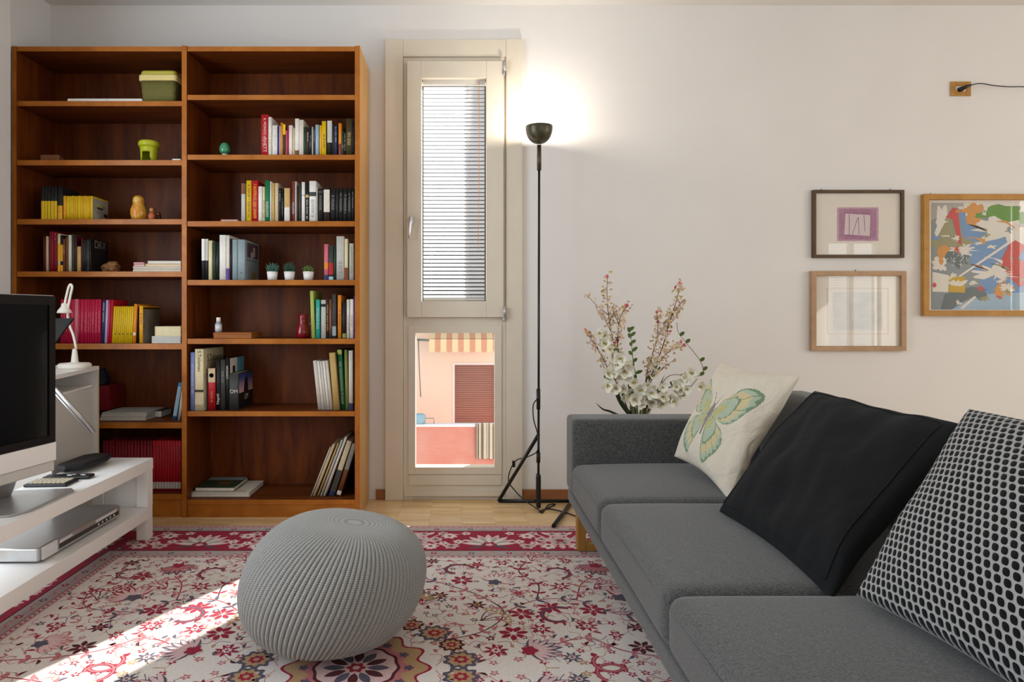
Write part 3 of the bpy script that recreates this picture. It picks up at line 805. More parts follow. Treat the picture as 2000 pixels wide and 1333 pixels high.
cabp = catmull([(fx2-0.006, FY-0.012, PZ(778, FY)), (PX(1041, FY), FY-0.01, PZ(792, FY)), (PX(1042, FY), FY-0.01, PZ(820, FY)), (PX(1050, FY), FY-0.012, PZ(850, FY)),
                (PX(1049, FY), FY-0.012, PZ(880, FY)), (PX(1030, 3.58), 3.58, PZ(893, 3.58)), (PX(1008, 3.62), 3.62, PZ(900, 3.62)), (PX(997, 3.64), 3.64, PZ(918, 3.64)),
                (PX(993, 3.645), 3.645, PZ(940, 3.645)), (PX(1005, 3.63), 3.63, PZ(958, 3.63)), (PX(1024, 3.60), 3.60, 0.03), (PX(1050, 3.56), 3.50, 0.006),
                (PX(1056, 3.52), 3.46, 0.004), (PX(1075, 3.52), 3.60, 0.004), (PX(1085, 3.6), 3.61, 0.004), (PX(1065, 3.5), 3.52, 0.004), (PX(1053, 3.46), 3.47, 0.004), (PX(1072, 3.52), 3.53, 0.004), (PX(1110, 3.47), 3.44, 0.004), (0.62, 3.30, 0.004)], 8)
MB().tube(cabp, 0.0032, 7).build('power_cord', M_black, fl)
MB().box(PX(1000, 3.64), PX(1006, 3.64), 3.622, 3.640, PZ(912, 3.64), PZ(900, 3.64)).build('switch', M_black, fl, bevel=0.002)
bb = MB(); bb.lathe([(0.0005, zr-0.055), (0.013, zr-0.055), (0.013, zr-0.045), (0.022, zr-0.03), (0.022, zr-0.018), (0.012, zr-0.006), (0.0005, zr-0.004)], (fx, FY, 0), 20)
bb.build('bulb', emit('lit_bulb', (255, 232, 200), 30), fl)
pld = bpy.data.lights.new('floor_lamp_light', 'POINT'); pld.energy = 9.5; pld.color = (1.0, 0.91, 0.80); pld.shadow_soft_size = 0.02
plo = bpy.data.objects.new('floor_lamp_light', pld); COL.objects.link(plo); plo.location = (fx, FY, zr+0.006)
link(plo, fl)

# ------------------------------------------------------------------ knitted pouf
pouf_c = (PX(651, 2.08), 2.09)
def knit_mat():
    m = bpy.data.materials.new('grey_knit'); m.use_nodes = True
    nt = m.node_tree; N = nt.nodes; L = nt.links
    b = N['Principled BSDF']; b.inputs['Roughness'].default_value = 0.95; b.inputs['Specular IOR Level'].default_value = 0.1
    b.inputs['Sheen Weight'].default_value = 0.3
    uv = N.new('ShaderNodeUVMap'); uv.uv_map = 'UVMap'
    w1 = N.new('ShaderNodeTexWave'); w1.wave_type = 'BANDS'; w1.bands_direction = 'Y'; w1.inputs['Scale'].default_value = 20
    w1.inputs['Distortion'].default_value = 0.5; w1.inputs['Detail'].default_value = 1
    L.new(uv.outputs[0], w1.inputs['Vector'])
    r = N.new('ShaderNodeValToRGB')
    r.color_ramp.elements[0].position = 0.0; r.color_ramp.elements[0].color = S(138, 139, 136)
    r.color_ramp.elements[1].position = 0.6; r.color_ramp.elements[1].color = S(168, 170, 167)
    L.new(w1.outputs['Fac'], r.inputs['Fac'])
    sx = N.new('ShaderNodeSeparateXYZ'); L.new(uv.outputs[0], sx.inputs[0])
    mu = N.new('ShaderNodeMath'); mu.operation = 'MULTIPLY'; mu.inputs[1].default_value = PI*104; L.new(sx.outputs['X'], mu.inputs[0])
    si = N.new('ShaderNodeMath'); si.operation = 'SINE'; L.new(mu.outputs[0], si.inputs[0])
    ab = N.new('ShaderNodeMath'); ab.operation = 'ABSOLUTE'; L.new(si.outputs[0], ab.inputs[0])
    rg = N.new('ShaderNodeValToRGB'); rg.color_ramp.elements[0].position = 0.05; rg.color_ramp.elements[0].color = (0.42, 0.42, 0.42, 1)
    rg.color_ramp.elements[1].position = 0.55; rg.color_ramp.elements[1].color = (1, 1, 1, 1); L.new(ab.outputs[0], rg.inputs['Fac'])
    mxx = N.new('ShaderNodeMixRGB'); mxx.blend_type = 'MULTIPLY'; mxx.inputs['Fac'].default_value = 0.9
    L.new(r.outputs['Color'], mxx.inputs[1]); L.new(rg.outputs['Color'], mxx.inputs[2]); L.new(mxx.outputs['Color'], b.inputs['Base Color'])
    tc = N.new('ShaderNodeTexCoord'); nz = N.new('ShaderNodeTexNoise'); nz.inputs['Scale'].default_value = 300
    L.new(tc.outputs['Object'], nz.inputs['Vector'])
    ad = N.new('ShaderNodeMath'); ad.operation = 'ADD'; L.new(w1.outputs['Fac'], ad.inputs[0]); L.new(nz.outputs['Fac'], ad.inputs[1])
    bp = N.new('ShaderNodeBump'); bp.inputs['Strength'].default_value = 0.4; bp.inputs['Distance'].default_value = 0.0015
    L.new(ad.outputs[0], bp.inputs['Height']); L.new(bp.outputs['Normal'], b.inputs['Normal'])
    return m
def make_pouf():
    NR, K, NV = 104, 6, 90
    n = NR*K; R, H = 0.272, 0.385
    vs, uvs = [], []
    tilt = math.radians(12)
    for j in range(NV+1):
        a = PI * j / NV                 # 0 bottom .. pi top
        rr_ = (math.sin(a)) ** 0.60
        z = (1-math.cos(a))/2
        z = z ** 0.97
        for k in range(n):
            ph = 2*PI*k/n
            rib = abs(math.sin(ph*NR/2)) ** 0.6
            amp = 0.0068 * min(1, rr_*1.6)
            r = R*rr_*(1 + 0.02*math.sin(2*ph+0.6)) - amp*(1-rib)
            twist = 0.10*(z-0.5)
            x, y = r*math.cos(ph+twist), r*math.sin(ph+twist)
            zz = (z-0.5)*H
            if j > NV*0.8: zz -= 0.012*((j/NV-0.8)/0.2)**2
            # lean to the right, flattened underneath
            X = x*math.cos(tilt) + zz*math.sin(tilt) + 0.14*zz
            Z = -x*math.sin(tilt)*0.75 + zz*math.cos(tilt)
            Z += H/2
            if Z < 0.05: Z = 0.0085 + 0.0415*max(0.0, (Z+0.04)/0.09) ** 1.4
            vs.append((pouf_c[0]+X, pouf_c[1]+y, Z))
    fs = [(j*n+k, j*n+(k+1) % n, (j+1)*n+(k+1) % n, (j+1)*n+k) for j in range(NV) for k in range(n)]
    me = bpy.data.meshes.new('pouf'); me.from_pydata(vs, [], fs); 
    uvl = me.uv_layers.new(name='UVMap')
    for p in me.polygons:
        p.use_smooth = True
        for li in p.loop_indices:
            vi = me.loops[li].vertex_index
            uvl.data[li].uv = ((vi % n)/n, (vi//n)/NV * 1.6)
    me.materials.append(knit_mat()); me.update()
    o = bpy.data.objects.new('pouf', me); COL.objects.link(o)
    b = bmesh.new(); b.from_mesh(me); bmesh.ops.remove_doubles(b, verts=b.verts, dist=1e-5)
    bmesh.ops.recalc_face_normals(b, faces=b.faces); b.to_mesh(me); b.free()
    return o
tag(make_pouf(), 'round grey ribbed knit pouf sitting on the rug', 'pouf')

# ------------------------------------------------------------------ wall socket with plug
so = thing('wall_socket', (PX(1877, 3.73), 3.73, PZ(172, 3.73)), 'wood framed wall socket high on the far wall', 'wall socket')
Yw = 3.7295
def frame4(mb, x0, x1, z0, z1, t, y0, y1):
    mb.box(x0, x0+t, y0, y1, z0, z1); mb.box(x1-t, x1, y0, y1, z0, z1)
    mb.box(x0+t, x1-t, y0, y1, z0, z0+t); mb.box(x0+t, x1-t, y0, y1, z1-t, z1)
g = MB(); frame4(g, PX(1858, 3.72), PX(1897, 3.72), PZ(187, 3.72), PZ(159, 3.72), 0.026, Yw-0.009, Yw); g.build('cover_frame', M_goldframe, so, bevel=0.002)
g = MB(); g.box(PX(1865, 3.72), PX(1890, 3.72), Yw-0.006, Yw-0.0005, PZ(182, 3.72), PZ(165, 3.72)); g.build('face_plate', M_white, so)
pg = thing('power_plug', (PX(1884, 3.70), 3.70, PZ(172, 3.70)), 'black plug and cord leading right from the wall socket', 'plug')
g = MB(); g.tube([(PX(1880, 3.70), 3.722, PZ(173, 3.70)), (PX(1880, 3.70), 3.695, PZ(173, 3.70)), (PX(1888, 3.69), 3.69, PZ(169, 3.69)), (PX(1896, 3.69), 3.69, PZ(166.5, 3.69))], 0.014, 10, r2=0.006); g.build('plug_body', M_black, pg)
g = MB(); g.tube(catmull([(PX(1895, 3.69), 3.69, PZ(166.5, 3.69)), (PX(1914, 3.69), 3.69, PZ(163, 3.69)), (PX(1940, 3.69), 3.69, PZ(167, 3.69)), (PX(1970, 3.69), 3.69, PZ(169.5, 3.69)), (PX(2010, 3.69), 3.69, PZ(170.5, 3.69)), (PX(2090, 3.69), 3.69, PZ(182, 3.69)), (PX(2200, 3.69), 3.71, PZ(230, 3.69))], 6), 0.0028, 8); g.build('cord', M_black, pg)
# ------------------------------------------------------------------ books
COLS = {
 'red': (176, 22, 34), 'dark red': (112, 14, 24), 'crimson': (178, 20, 62), 'maroon': (74, 14, 24), 'white': (226, 222, 214),
 'off-white': (212, 204, 190), 'cream': (216, 202, 160), 'tan': (190, 158, 96), 'beige': (200, 182, 146), 'yellow': (214, 178, 20),
 'golden yellow': (222, 160, 30), 'orange': (216, 130, 34), 'green': (22, 110, 66), 'dark green': (38, 58, 38), 'lime green': (164, 176, 84), 'olive green': (128, 128, 62),
 'teal': (44, 160, 144), 'light blue': (150, 176, 192), 'blue': (62, 128, 178), 'periwinkle blue': (122, 134, 188), 'navy': (34, 44, 84), 'black': (20, 20, 20), 'dark brown': (48, 32, 24),
 'brown': (112, 68, 36), 'dark grey': (58, 58, 54), 'grey': (128, 126, 120), 'light grey': (184, 182, 174), 'purple': (84, 52, 128), 'brick red': (126, 52, 34), 'pink': (200, 104, 120), 'dark olive': (62, 54, 26), 'grey-blue': (136, 152, 156), 'lilac': (188, 160, 196),
}
def bm(c):
    n = 'cover_' + c.replace(' ', '_').replace('-', '_')
    return mat(n, COLS[c], 0.5, noise=0.05, nscale=60, spec=0.35)
ORD = ['', 'first', 'second', 'third', 'fourth', 'fifth', 'sixth', 'seventh', 'eighth', 'ninth', 'tenth', 'eleventh', 'twelfth', 'thirteenth', 'fourteenth', 'fifteenth', 'sixteenth', 'seventeenth', 'eighteenth', 'nineteenth', 'twentieth',
       'twenty-first', 'twenty-second', 'twenty-third', 'twenty-fourth', 'twenty-fifth', 'twenty-sixth', 'twenty-seventh', 'twenty-eighth', 'twenty-ninth', 'thirtieth', 'thirty-first']
ZL_, ZR_ = ZL, ZR
brnd = random.Random(11)
def make_book(x0, w, h, d, ys, z0, col, label, group, bands=(), lean=0.0, marks=None, rotz=0.0):
    """cover shell with rounded spine, page block inside, bands and lettering on the spine"""
    z0 += 0.0006
    x0 += 0.0003; w -= 0.0006
    t = min(0.002, w*0.2)
    lift = w*math.sin(lean) if lean > 0 else 0.0
    Mt = Matrix.Translation((x0, ys, z0+lift)) @ Matrix.Rotation(rotz, 4, 'Z') @ Matrix.Rotation(lean, 4, 'Y')
    n = 5; cr = min(0.0022, w*0.12)
    # u-shaped outline seen from above: spine arc at the front, boards going back
    out = [(0, d)] + [(w*(0.5-0.5*math.cos(PI*i/n)), cr*(1-math.sin(PI*i/n))) for i in range(n+1)] + [(w, d)]
    inn = [(w-t, d), (w-t, t+cr), (t, t+cr), (t, d)]
    k = len(out)
    me = MB(); pts = out + inn; N_ = len(pts)
    me.v = [(x, y, 0) for x, y in pts] + [(x, y, h) for x, y in pts]
    me.f = []
    for i in range(N_):
        j = (i+1) % N_; me.f.append((i, j, j+N_, i+N_)); me.m.append(0); me.sm.append(1 <= i < n+1)
    for off, rev in ((0, True), (N_, False)):
        a0, aN = off+0, off+k-1
        i_wd, i_wf, i_tf, i_td = off+k, off+k+1, off+k+2, off+k+3
        fs = [(a0, off+1, i_tf, i_td), (off+k-2, aN, i_wd, i_wf), tuple([off+i for i in range(1, k-1)] + [i_wf, i_tf])]
        for f in fs: me.f.append(f if not rev else tuple(reversed(f))); me.m.append(0); me.sm.append(False)
    me.xf(Mt)
    o = me.build('book', bm(col))
    b = o; tag(b, label, 'book', group)
    p = MB(); p.box(t+0.0001, w-t-0.0001, t+cr+0.0001, d-0.004, 0.002, h-0.0035); p.xf(Mt).build('pages', M_page, b)
    for f0, f1, c in bands:
        q = MB(); e = 0.0004
        arc = [(w*(0.5-0.5*math.cos(PI*i/n)), cr*(1-math.sin(PI*i/n))) for i in range(n+1)]
        vs = [(x, y-e, h*f0+0.0005) for x, y in arc] + [(x, y-e, h*f1-0.0005) for x, y in arc]
        q.add(vs, [(i, i+1, i+n+2, i+n+1) for i in range(n)]); q.xf(Mt).build('spine_band', bm(c), b)
    if marks:
        c, f0, f1 = marks; q = MB(); z = h*f0
        ww = w*0.30
        while z < h*f1:
            s = brnd.uniform(0.002, 0.0048)
            q.box(w/2-ww*brnd.uniform(0.6, 1), w/2+ww*brnd.uniform(0.6, 1), -0.0006, -0.0001, z, z+s*0.55); z += s + brnd.uniform(0.001, 0.002)
            if brnd.random() < 0.12: z += 0.005
        q.xf(Mt).build('spine_lettering', bm(c), b)
    b['_M'] = [list(r) for r in Mt]
    return b, Mt

def row(bay, k, where, ys, dflt_d, items, last_extra=None):
    """items: (left px, right px, top px, colour, {options}) measured along the shelf"""
    z0 = (ZL_ if bay == 'left' else ZR_)[k]
    grp = 'books on the %s shelf of the %s bay' % (ORD[k], bay) if k > 1 else 'books'
    books = []
    for i, it in enumerate(items):
        x0, x1, top, col = it[:4]; o = it[4] if len(it) > 4 else {}
        y = ys + o.get('dy', brnd.uniform(0, 0.004))
        X0, X1 = PX(x0, y), PX(x1, y); h = PZ(top, y) - z0
        w = X1 - X0
        lean = 0.0
        if 'lean' in o:
            lean = math.atan2(o['lean']/F*y, h); h = h/math.cos(lean); w = w*math.cos(lean)
        d = min(o.get('d', dflt_d), 3.705 - y)
        size = o.get('size') or ('thick' if w > 0.024 else 'slim' if w < 0.013 else 'medium')
        bd = o.get('bands', ())
        det = o.get('say') or ((' with %s band' % bd[0][2]) if bd else '')
        if not det and o.get('marks') and o['marks'][0] != col: det = ' with %s lettering' % o['marks'][0]
        lab = '%s %s book%s, %s from left on %s bay shelf %s' % (size, col, det, ORD[i+1], bay, ['', 'one', 'two', 'three', 'four', 'five', 'six', 'seven'][k])
        b, Mt = make_book(X0, w, h, d, y, z0, col, lab, grp, bd, lean, o.get('marks'))
        books.append((b, Mt, w, h, d))
    return books
W_, D_ = ('white', .15, .85), ('cream', .2, .8)
def mk(c, a=.15, b=.85): return {'marks': (c, a, b)}
def bd(*bands, **k): return dict({'bands': bands}, **k)

# right bay, second shelf down
B = row('right', 2, '', 3.402, 0.17, [
 (510, 524, 224, 'red', {'d': 0.13}), (524, 530.5, 229, 'white', {'d': 0.2, 'marks': ('tan', .1, .6)}), (531.5, 542, 245, 'white', mk('light grey', .3, .7)), (542, 545, 247, 'navy'),
 (545, 548, 247, 'lilac'), (548, 552.3, 240, 'orange'), (552.3, 557.7, 243, 'dark olive', bd((.66, 1, 'yellow'))), (558, 561, 255, 'pink', mk('dark red')),
 (561, 564, 247, 'crimson'), (564, 571, 245, 'white', {'d': .14}), (571.5, 576, 251, 'beige'), (576, 584, 232, 'white', bd((0, .13, 'brown'))),
 (584, 593, 234.5, 'off-white', {'d': .2}), (593.2, 598, 248, 'dark green'), (598, 604, 249, 'dark brown', mk('light grey', .5, .8)), (604, 608.8, 250, 'black', mk('grey', .3, .7)),
 (609, 611.5, 248, 'beige'), (611.7, 615.5, 249, 'navy', mk('light blue', .5, .9)), (615.8, 623, 244, 'light blue'), (624, 628.5, 245, 'golden yellow'),
 (628.5, 637, 237, 'yellow', mk('dark olive', .2, .6)), (639, 648.5, 236, 'black', bd((.36, 1, 'light grey'), size='medium')), (649, 652.5, 242, 'dark brown'), (652.7, 658.5, 246, 'navy', mk('light blue', .45, .95)),
 (661, 667, 241, 'orange', bd((0, .36, 'brick red'))), (667.3, 671.5, 257, 'dark green', mk('beige', .3, .4)), (672, 675.5, 257, 'black', mk('beige', .2, .9)),
 (676, 688, 232, 'dark olive', {'marks': ('tan', .28, .62)}), (688.3, 691.5, 235, 'black')])
M_let = bm('off-white')
bk, Mt, w, h, d = B[0]
def spine_text(bk, Mt, w, h, s, size, frac, m, sx=1.0, ang=-PI/2, dx=0.5):
    p = Mt @ Vector((w*dx, -0.0008, h*frac)); lean = math.atan2((Mt @ Vector((0, 0, 1)) - Mt @ Vector((0, 0, 0))).x, 1)
    text_on('spine_title', s, size, m, bk, p.x, p.y, p.z, ang-lean, sx=sx)
spine_text(bk, Mt, w, h, 'IL MONDO di', 0.017, .66, M_let)
spine_text(bk, Mt, w, h, 'RHETT', 0.024, .25, M_let)

# right bay, third shelf down
B = row('right', 3, '', 3.402, 0.15, [
 (471, 479, 359, 'light grey', bd((.72, 1, 'brown'))), (481, 491, 353, 'yellow', {'marks': ('dark red', .1, .9)}), (492, 504, 353, 'red', mk('golden yellow', .08, .9)), (504.5, 512, 364.5, 'white'),
 (512.8, 517.2, 365, 'cream', mk('dark olive', .1, .6)), (517.5, 527, 353, 'green', {}), (527.5, 530, 355, 'white'), (530.3, 536.5, 358, 'tan'), (537, 543.5, 358, 'beige'),
 (544.5, 549, 368, 'black', mk('light blue', .6, .9)), (549.5, 553.5, 370, 'black', mk('grey', .2, .7)), (555, 566, 368, 'white', bd((.42, 1, 'tan'))), (567.5, 570, 370, 'maroon'), (570.3, 575.5, 354, 'brick red', {}),
 (576, 579.5, 355, 'light grey'), (580, 583, 364, 'dark brown'), (583.3, 588, 360, 'dark grey', mk('brown', .1, .8)), (589, 595.5, 356, 'white', bd((.655, .672, 'black'))),
 (596.5, 603, 356, 'black', {'bands': ((.60, .68, 'tan'),), 'marks': ('light grey', .06, .55)}), (604, 617.5, 354, 'white', {'bands': ((.62, .73, 'dark grey'),), 'marks': ('grey', .1, .55)}), (617.8, 620.2, 365, 'light grey'),
 (621.5, 630.5, 369, 'black', {'marks': ('grey', .35, .8), 'bands': ((.86, .94, 'dark grey'),)}), (632, 644, 366, 'dark brown', bd((.27, .93, 'off-white'))), (645.5, 655, 368, 'black', mk('grey', .35, .8)),
 (655.5, 661.5, 369, 'black', mk('dark grey', .3, .8)), (662, 669.5, 368, 'black', mk('grey', .3, .85)), (670, 678.5, 368, 'black', mk('grey', .25, .8)), (679, 686, 369, 'black', mk('grey', .3, .85)), (686.5, 691.5, 369, 'black', mk('grey', .4, .9))])
spine_text(*B[5][:4], 'FANTASMA', 0.018, .30, M_let, 0.85, PI/2)
spine_text(*B[13][:4], 'NORTHIA', 0.013, .33, M_let, 1.0, PI/2)

# right bay, fourth shelf down
B4 = row('right', 4, '', 3.402, 0.17, [
 (393.5, 400, 467, 'black', bd((.47, 1, 'white'))), (400.3, 406.7, 467, 'black', bd((.47, 1, 'light grey'))), (407, 414.5, 470.5, 'cream'), (415, 421, 472, 'dark green', {'d': .12}), (421.3, 427.5, 474, 'black', {'d': .12}),
 (428.5, 441, 459.5, 'white', {'d': .28}), (441.3, 448.3, 460, 'off-white', bd((0, .26, 'purple'), d=.28)), (449, 453, 467, 'black'), (453.5, 463.5, 468.5, 'grey-blue', {'d': .22}), (464, 478.5, 468.5, 'grey-blue', {'d': .235}),
 (633, 641, 477.5, 'pink', {'bands': ((.0, .14, 'navy'), (.3, .5, 'orange')), 'd': .2, 'say': ' with striped spine'}), (642, 651, 480, 'dark grey', {'bands': ((.15, .5, 'red'), (.0, .1, 'light blue')), 'say': ' with red band'}), (652, 656, 482, 'dark green'), (657, 672.5, 462, 'light grey', mk('grey', .1, .4)),
 (673, 679.5, 467, 'cream', bd((0, .30, 'brick red'))), (682, 691, 476, 'light grey', mk('olive green', .2, .9))])
# picture on the cover of the blue-grey book
bk, Mt, w, h, d = B4[9]
def cover_patch(bk, Mt, w, y0, y1, z0, z1, m, name='cover_picture', e=0.0006):
    q = MB(); q.add([(w+e, y0, z0), (w+e, y1, z0), (w+e, y1, z1), (w+e, y0, z1)], [(0, 1, 2, 3)]); q.xf(Mt); return q.build(name, m, bk)
cover_patch(bk, Mt, w, d*.15, d*.92, h*.58, h*.95, mat('dull_plum', (96, 76, 84), 0.5, rgb2=(60, 40, 48), nscale=25))
cover_patch(bk, Mt, w, d*.55, d*.68, h*.62, h*.86, mat('pale_figure', (190, 180, 178), 0.5), e=0.0009)
cover_patch(bk, Mt, w, d*.40, d*.52, h*.58, h*.72, MATS['pale_figure'], e=0.0009)
cover_patch(bk, Mt, w, d*.12, d*.9, h*.50, h*.52, mat('dark_teal', (52, 78, 80), 0.5))
cover_patch(bk, Mt, w, d*.45, d*.75, h*.02, h*.22, bm('olive green'))
text_on('spine_mark', 'E', 0.012, bm('dark green'), bk, (Mt @ Vector((w*.5, 0, 0))).x, (Mt @ Vector((0, -0.0008, 0))).y, (Mt @ Vector((0, 0, h*.17))).z)

# right bay, fifth shelf
B = row('right', 5, '', 3.402, 0.15, [
 (608.5, 615.5, 569, 'lime green', {'lean': -3.4, 'd': .22}), (616.7, 624.7, 586, 'teal', mk('light grey', .25, .8)), (627, 636.3, 586.5, 'light grey', bd((.82, .9, 'black'))),
 (637, 642.5, 584, 'dark brown', {'marks': ('tan', .2, .85)}), (642.8, 648, 585, 'brown', {'marks': ('pink', .25, .75), 'bands': ((0, .12, 'black'),)}), (648.6, 656.5, 575, 'dark grey', bd((.06, .28, 'grey-blue'))),
 (659.5, 666.5, 577, 'orange', mk('brown', .3, .7)), (668.5, 676, 590, 'black', bd((.01, .14, 'olive green'))), (677, 683, 585.5, 'off-white', mk('pink', .2, .6)), (683.7, 690.3, 585, 'white', mk('grey', .3, .6)), (690.6, 692.3, 578, 'purple')])

# right bay, sixth shelf
B6 = row('right', 6, '', 3.440, 0.2, [
 (371.2, 379.8, 689, 'periwinkle blue', {'dy': -.03, 'marks': ('light grey', .3, .8)}), (380.4, 397.4, 682.5, 'cream', {'dy': -.032, 'd': .285, 'bands': ((.30, .34, 'dark brown'), (.10, .28, 'beige')), 'say': ' tied with brown band'}),
 (406, 420, 720, 'red', {'dy': -.01, 'bands': ((.66, 1, 'beige'),), 'd': .13}), (421, 430, 705, 'black', {'dy': 0, 'd': .19}), (430.5, 439.5, 703, 'dark grey', {'dy': 0, 'd': .19, 'marks': ('grey', .55, .76)}),
 (440.5, 447, 699.5, 'black', {'dy': .0, 'd': .245}), (447.3, 465.8, 730, 'dark grey', {'dy': .0, 'd': .235}),
 (621, 628.3, 705.5, 'off-white', {'lean': -10, 'd': .16}), (628.8, 633.6, 706, 'white', {'lean': -10, 'd': .16}), (634.1, 638.6, 706.5, 'off-white', {'lean': -10, 'd': .16}), (639.1, 644.4, 706, 'white', {'lean': -10, 'd': .16}), (644.9, 650.4, 705.5, 'off-white', {'lean': -10, 'd': .16}),
 (651.5, 663.2, 690, 'tan', {'lean': -9, 'dy': -.02, 'd': .2}), (665.5, 674.3, 684, 'green', {'lean': -7, 'bands': ((.92, 1, 'lime green'),), 'marks': ('light grey', .1, .8)}), (674.8, 680.8, 684, 'olive green', {'lean': -2.6}), (681.3, 689.6, 685.5, 'off-white', {'lean': -.6, 'bands': ((0, .12, 'navy'),), 'dy': -.015}), (690, 692, 690, 'dark grey')])
bk, Mt, w, h, d = B6[1]
ink = bm('dark olive')
spine_text(bk, Mt, w, h, 'S.Tolomeo', 0.024, .80, ink)
g_ = mat('green_foliage_print', (150, 160, 140), 0.6, rgb2=(206, 198, 164), nscale=30)
cover_patch(bk, Mt, w, d*.02, d*.6, h*.01, h*.6, g_)
def cover_text(bk, Mt, w, s, size, y, z, m):
    cu = bpy.data.curves.new('lettering', 'FONT'); cu.body = s; cu.size = size; cu.align_x = 'CENTER'; cu.align_y = 'CENTER'
    t = bpy.data.objects.new('lettering', cu); COL.objects.link(t); bpy.context.view_layer.update()
    me = bpy.data.meshes.new_from_object(t.evaluated_get(bpy.context.evaluated_depsgraph_get())); bpy.data.objects.remove(t)
    for v in me.vertices: v.co = Mt @ Vector((w+0.0012, y+v.co.x, z+v.co.y))
    me.materials.clear(); me.materials.append(m)
    o = bpy.data.objects.new('cover_title', me); COL.objects.link(o); link(o, bk); return o
cover_text(bk, Mt, w, 'S.Tolomeo', 0.050, d*.55, h*.84, ink)
bk, Mt, w, h, d = B6[2]
spine_text(bk, Mt, w, h, 'la cucina', 0.016, .32, bm('tan'), 1.0, PI/2)
q = MB(); q.lathe([(0.0001, 0), (0.011, 0)], (0, 0, 0), 20, axis='Y'); q.xf(Mt @ Matrix.Translation((w/2, -0.0016, h*.83))); q.build('spine_emblem', bm('red'), bk)
spine_text(*B6[3][:4], 'Napoli', 0.020, .22, M_let, 1.0, PI/2)
bk, Mt, w, h, d = B6[5]
spine_text(bk, Mt, w, h, 'LONDON', 0.015, .72, M_let, 1.0, PI/2)
cover_patch(bk, Mt, w, d*.06, d*.50, h*.35, h*.985, bm('off-white')); cover_patch(bk, Mt, w, d*.50, d*.97, h*.35, h*.985, mat('sky_print', (96, 160, 176), 0.5))
cover_patch(bk, Mt, w, d*.22, d*.38, h*.35, h*.83, bm('dark brown'), e=0.0009)
bk, Mt, w, h, d = B6[6]
text_on('spine_title', 'OM', 0.026, M_let, bk, (Mt @ Vector((w*.5, 0, 0))).x, (Mt @ Vector((0, -0.0008, 0))).y, (Mt @ Vector((0, 0, h*.50))).z)
cover_patch(bk, Mt, w, d*.0+.002, d*.98, h*.02, h*.985, bm('black'))
def print_gradient():
    m = bpy.data.materials.new('dusk_sky_print'); m.use_nodes = True
    nt = m.node_tree; N = nt.nodes; L = nt.links
    tc = N.new('ShaderNodeTexCoord'); sp = N.new('ShaderNodeSeparateXYZ'); L.new(tc.outputs['Generated'], sp.inputs[0])
    r = N.new('ShaderNodeValToRGB'); r.color_ramp.elements[0].color = S(214, 170, 170); r.color_ramp.elements[1].color = S(40, 62, 120)
    r.color_ramp.elements[1].position = 0.8
    L.new(sp.outputs['Z'], r.inputs['Fac']); L.new(r.outputs['Color'], N['Principled BSDF'].inputs['Base Color']); return m
cover_patch(bk, Mt, w, d*.02, d*.97, h*.45, h*.97, print_gradient(), e=0.0009)
q = MB(); e = 0.0012
q.add([(w+e, d*a, h*b) for a, b in ((.33, .40), (.66, .40), (.64, .62), (.60, .82), (.5, .86), (.40, .80), (.36, .6))], [tuple(range(7))]); q.xf(Mt).build('cover_figure', bm('black'), bk)
cover_text(bk, Mt, w, 'OM', 0.04, d*.52, h*.30, M_let)

# right bay, bottom shelf, leaning to the right
RB = [(606.5, 609, 875, 'off-white', 37.5), (610.6, 616, 869, 'beige', 39.5), (619, 622.5, 867, 'tan', 40), (624.8, 629, 861, 'light grey', 41.5), (630.6, 635.3, 855, 'off-white', 43.5), (642, 652.5, 864, 'beige', 36), (656.5, 665.5, 868, 'brown', 32)]
B7 = row('right', 7, '', 3.452, 0.2, [(a, b, t, c, {'lean': l, 'dy': 0, 'bands': ((0, .10, 'navy'), (.1, .47, 'dark grey')) if i == 5 else ((.50, .99, 'grey'), (.02, .1, 'off-white')) if i == 6 else (), 'say': ' leaning right'}) for i, (a, b, t, c, l) in enumerate(RB)])
pch = MB(); y0 = 3.50
pch.prism([(PX(650, 3.68), ZR[7]+.001), (PX(700, 3.68), ZR[7]+.001), (PX(701, 3.68), PZ(842, 3.68)), (PX(684, 3.68), PZ(848, 3.68)), (PX(668, 3.68), PZ(862, 3.68)), (PX(656, 3.68), PZ(880, 3.68))], 3.66, 3.70)
tag(pch.build('cloth_bag', mat('black_cloth', (18, 17, 18), 0.9), bevel=0.008), 'black cloth bag squeezed behind the leaning books, right bay bottom shelf', 'bag')

def flat_book(x0, x1, y0, y1, z0, z1, col, label, name='book', shear=0.0, pic=None, group=None, spine_col=None, cat='book'):
    """book lying down: boards, page block"""
    def q4(a, b, c, d, za, zb, mb):
        s = shear
        vs = [(a+s*(c-y0), c, za), (b+s*(c-y0), c, za), (b+s*(d-y0), d, za), (a+s*(d-y0), d, za)]
        mb.add([v for v in vs] + [(v[0], v[1], zb) for v in vs], [(0,3,2,1),(4,5,6,7),(0,1,5,4),(1,2,6,5),(2,3,7,6),(3,0,4,7)])
    m = MB(); q4(x0, x1, y0, y1, z0+0.0004, z0+0.0022, m); q4(x0, x1, y0, y1, z1-0.002, z1, m)
    q4(x0, x0+0.002, y0, y1, z0+0.0022, z1-0.002, m)
    o = m.build(name, bm(col)); tag(o, label, cat, group)
    m = MB(); q4(x0+0.0022, x1-0.002, y0+0.002, y1-0.002, z0+0.0024, z1-0.0022, m); m.build('pages', M_page if not spine_col else bm(spine_col), o)
    if pic:
        for (a, b, c, d, cc) in pic:
            m = MB(); q4(x0+(x1-x0)*a, x0+(x1-x0)*b, y0+(y1-y0)*c, y0+(y1-y0)*d, z1+0.0002, z1+0.0006, m)
            m.v = [(v[0], v[1], v[2]) for v in m.v]; m.build('cover_picture', bm(cc), o)
    return o
zq = ZR[7]
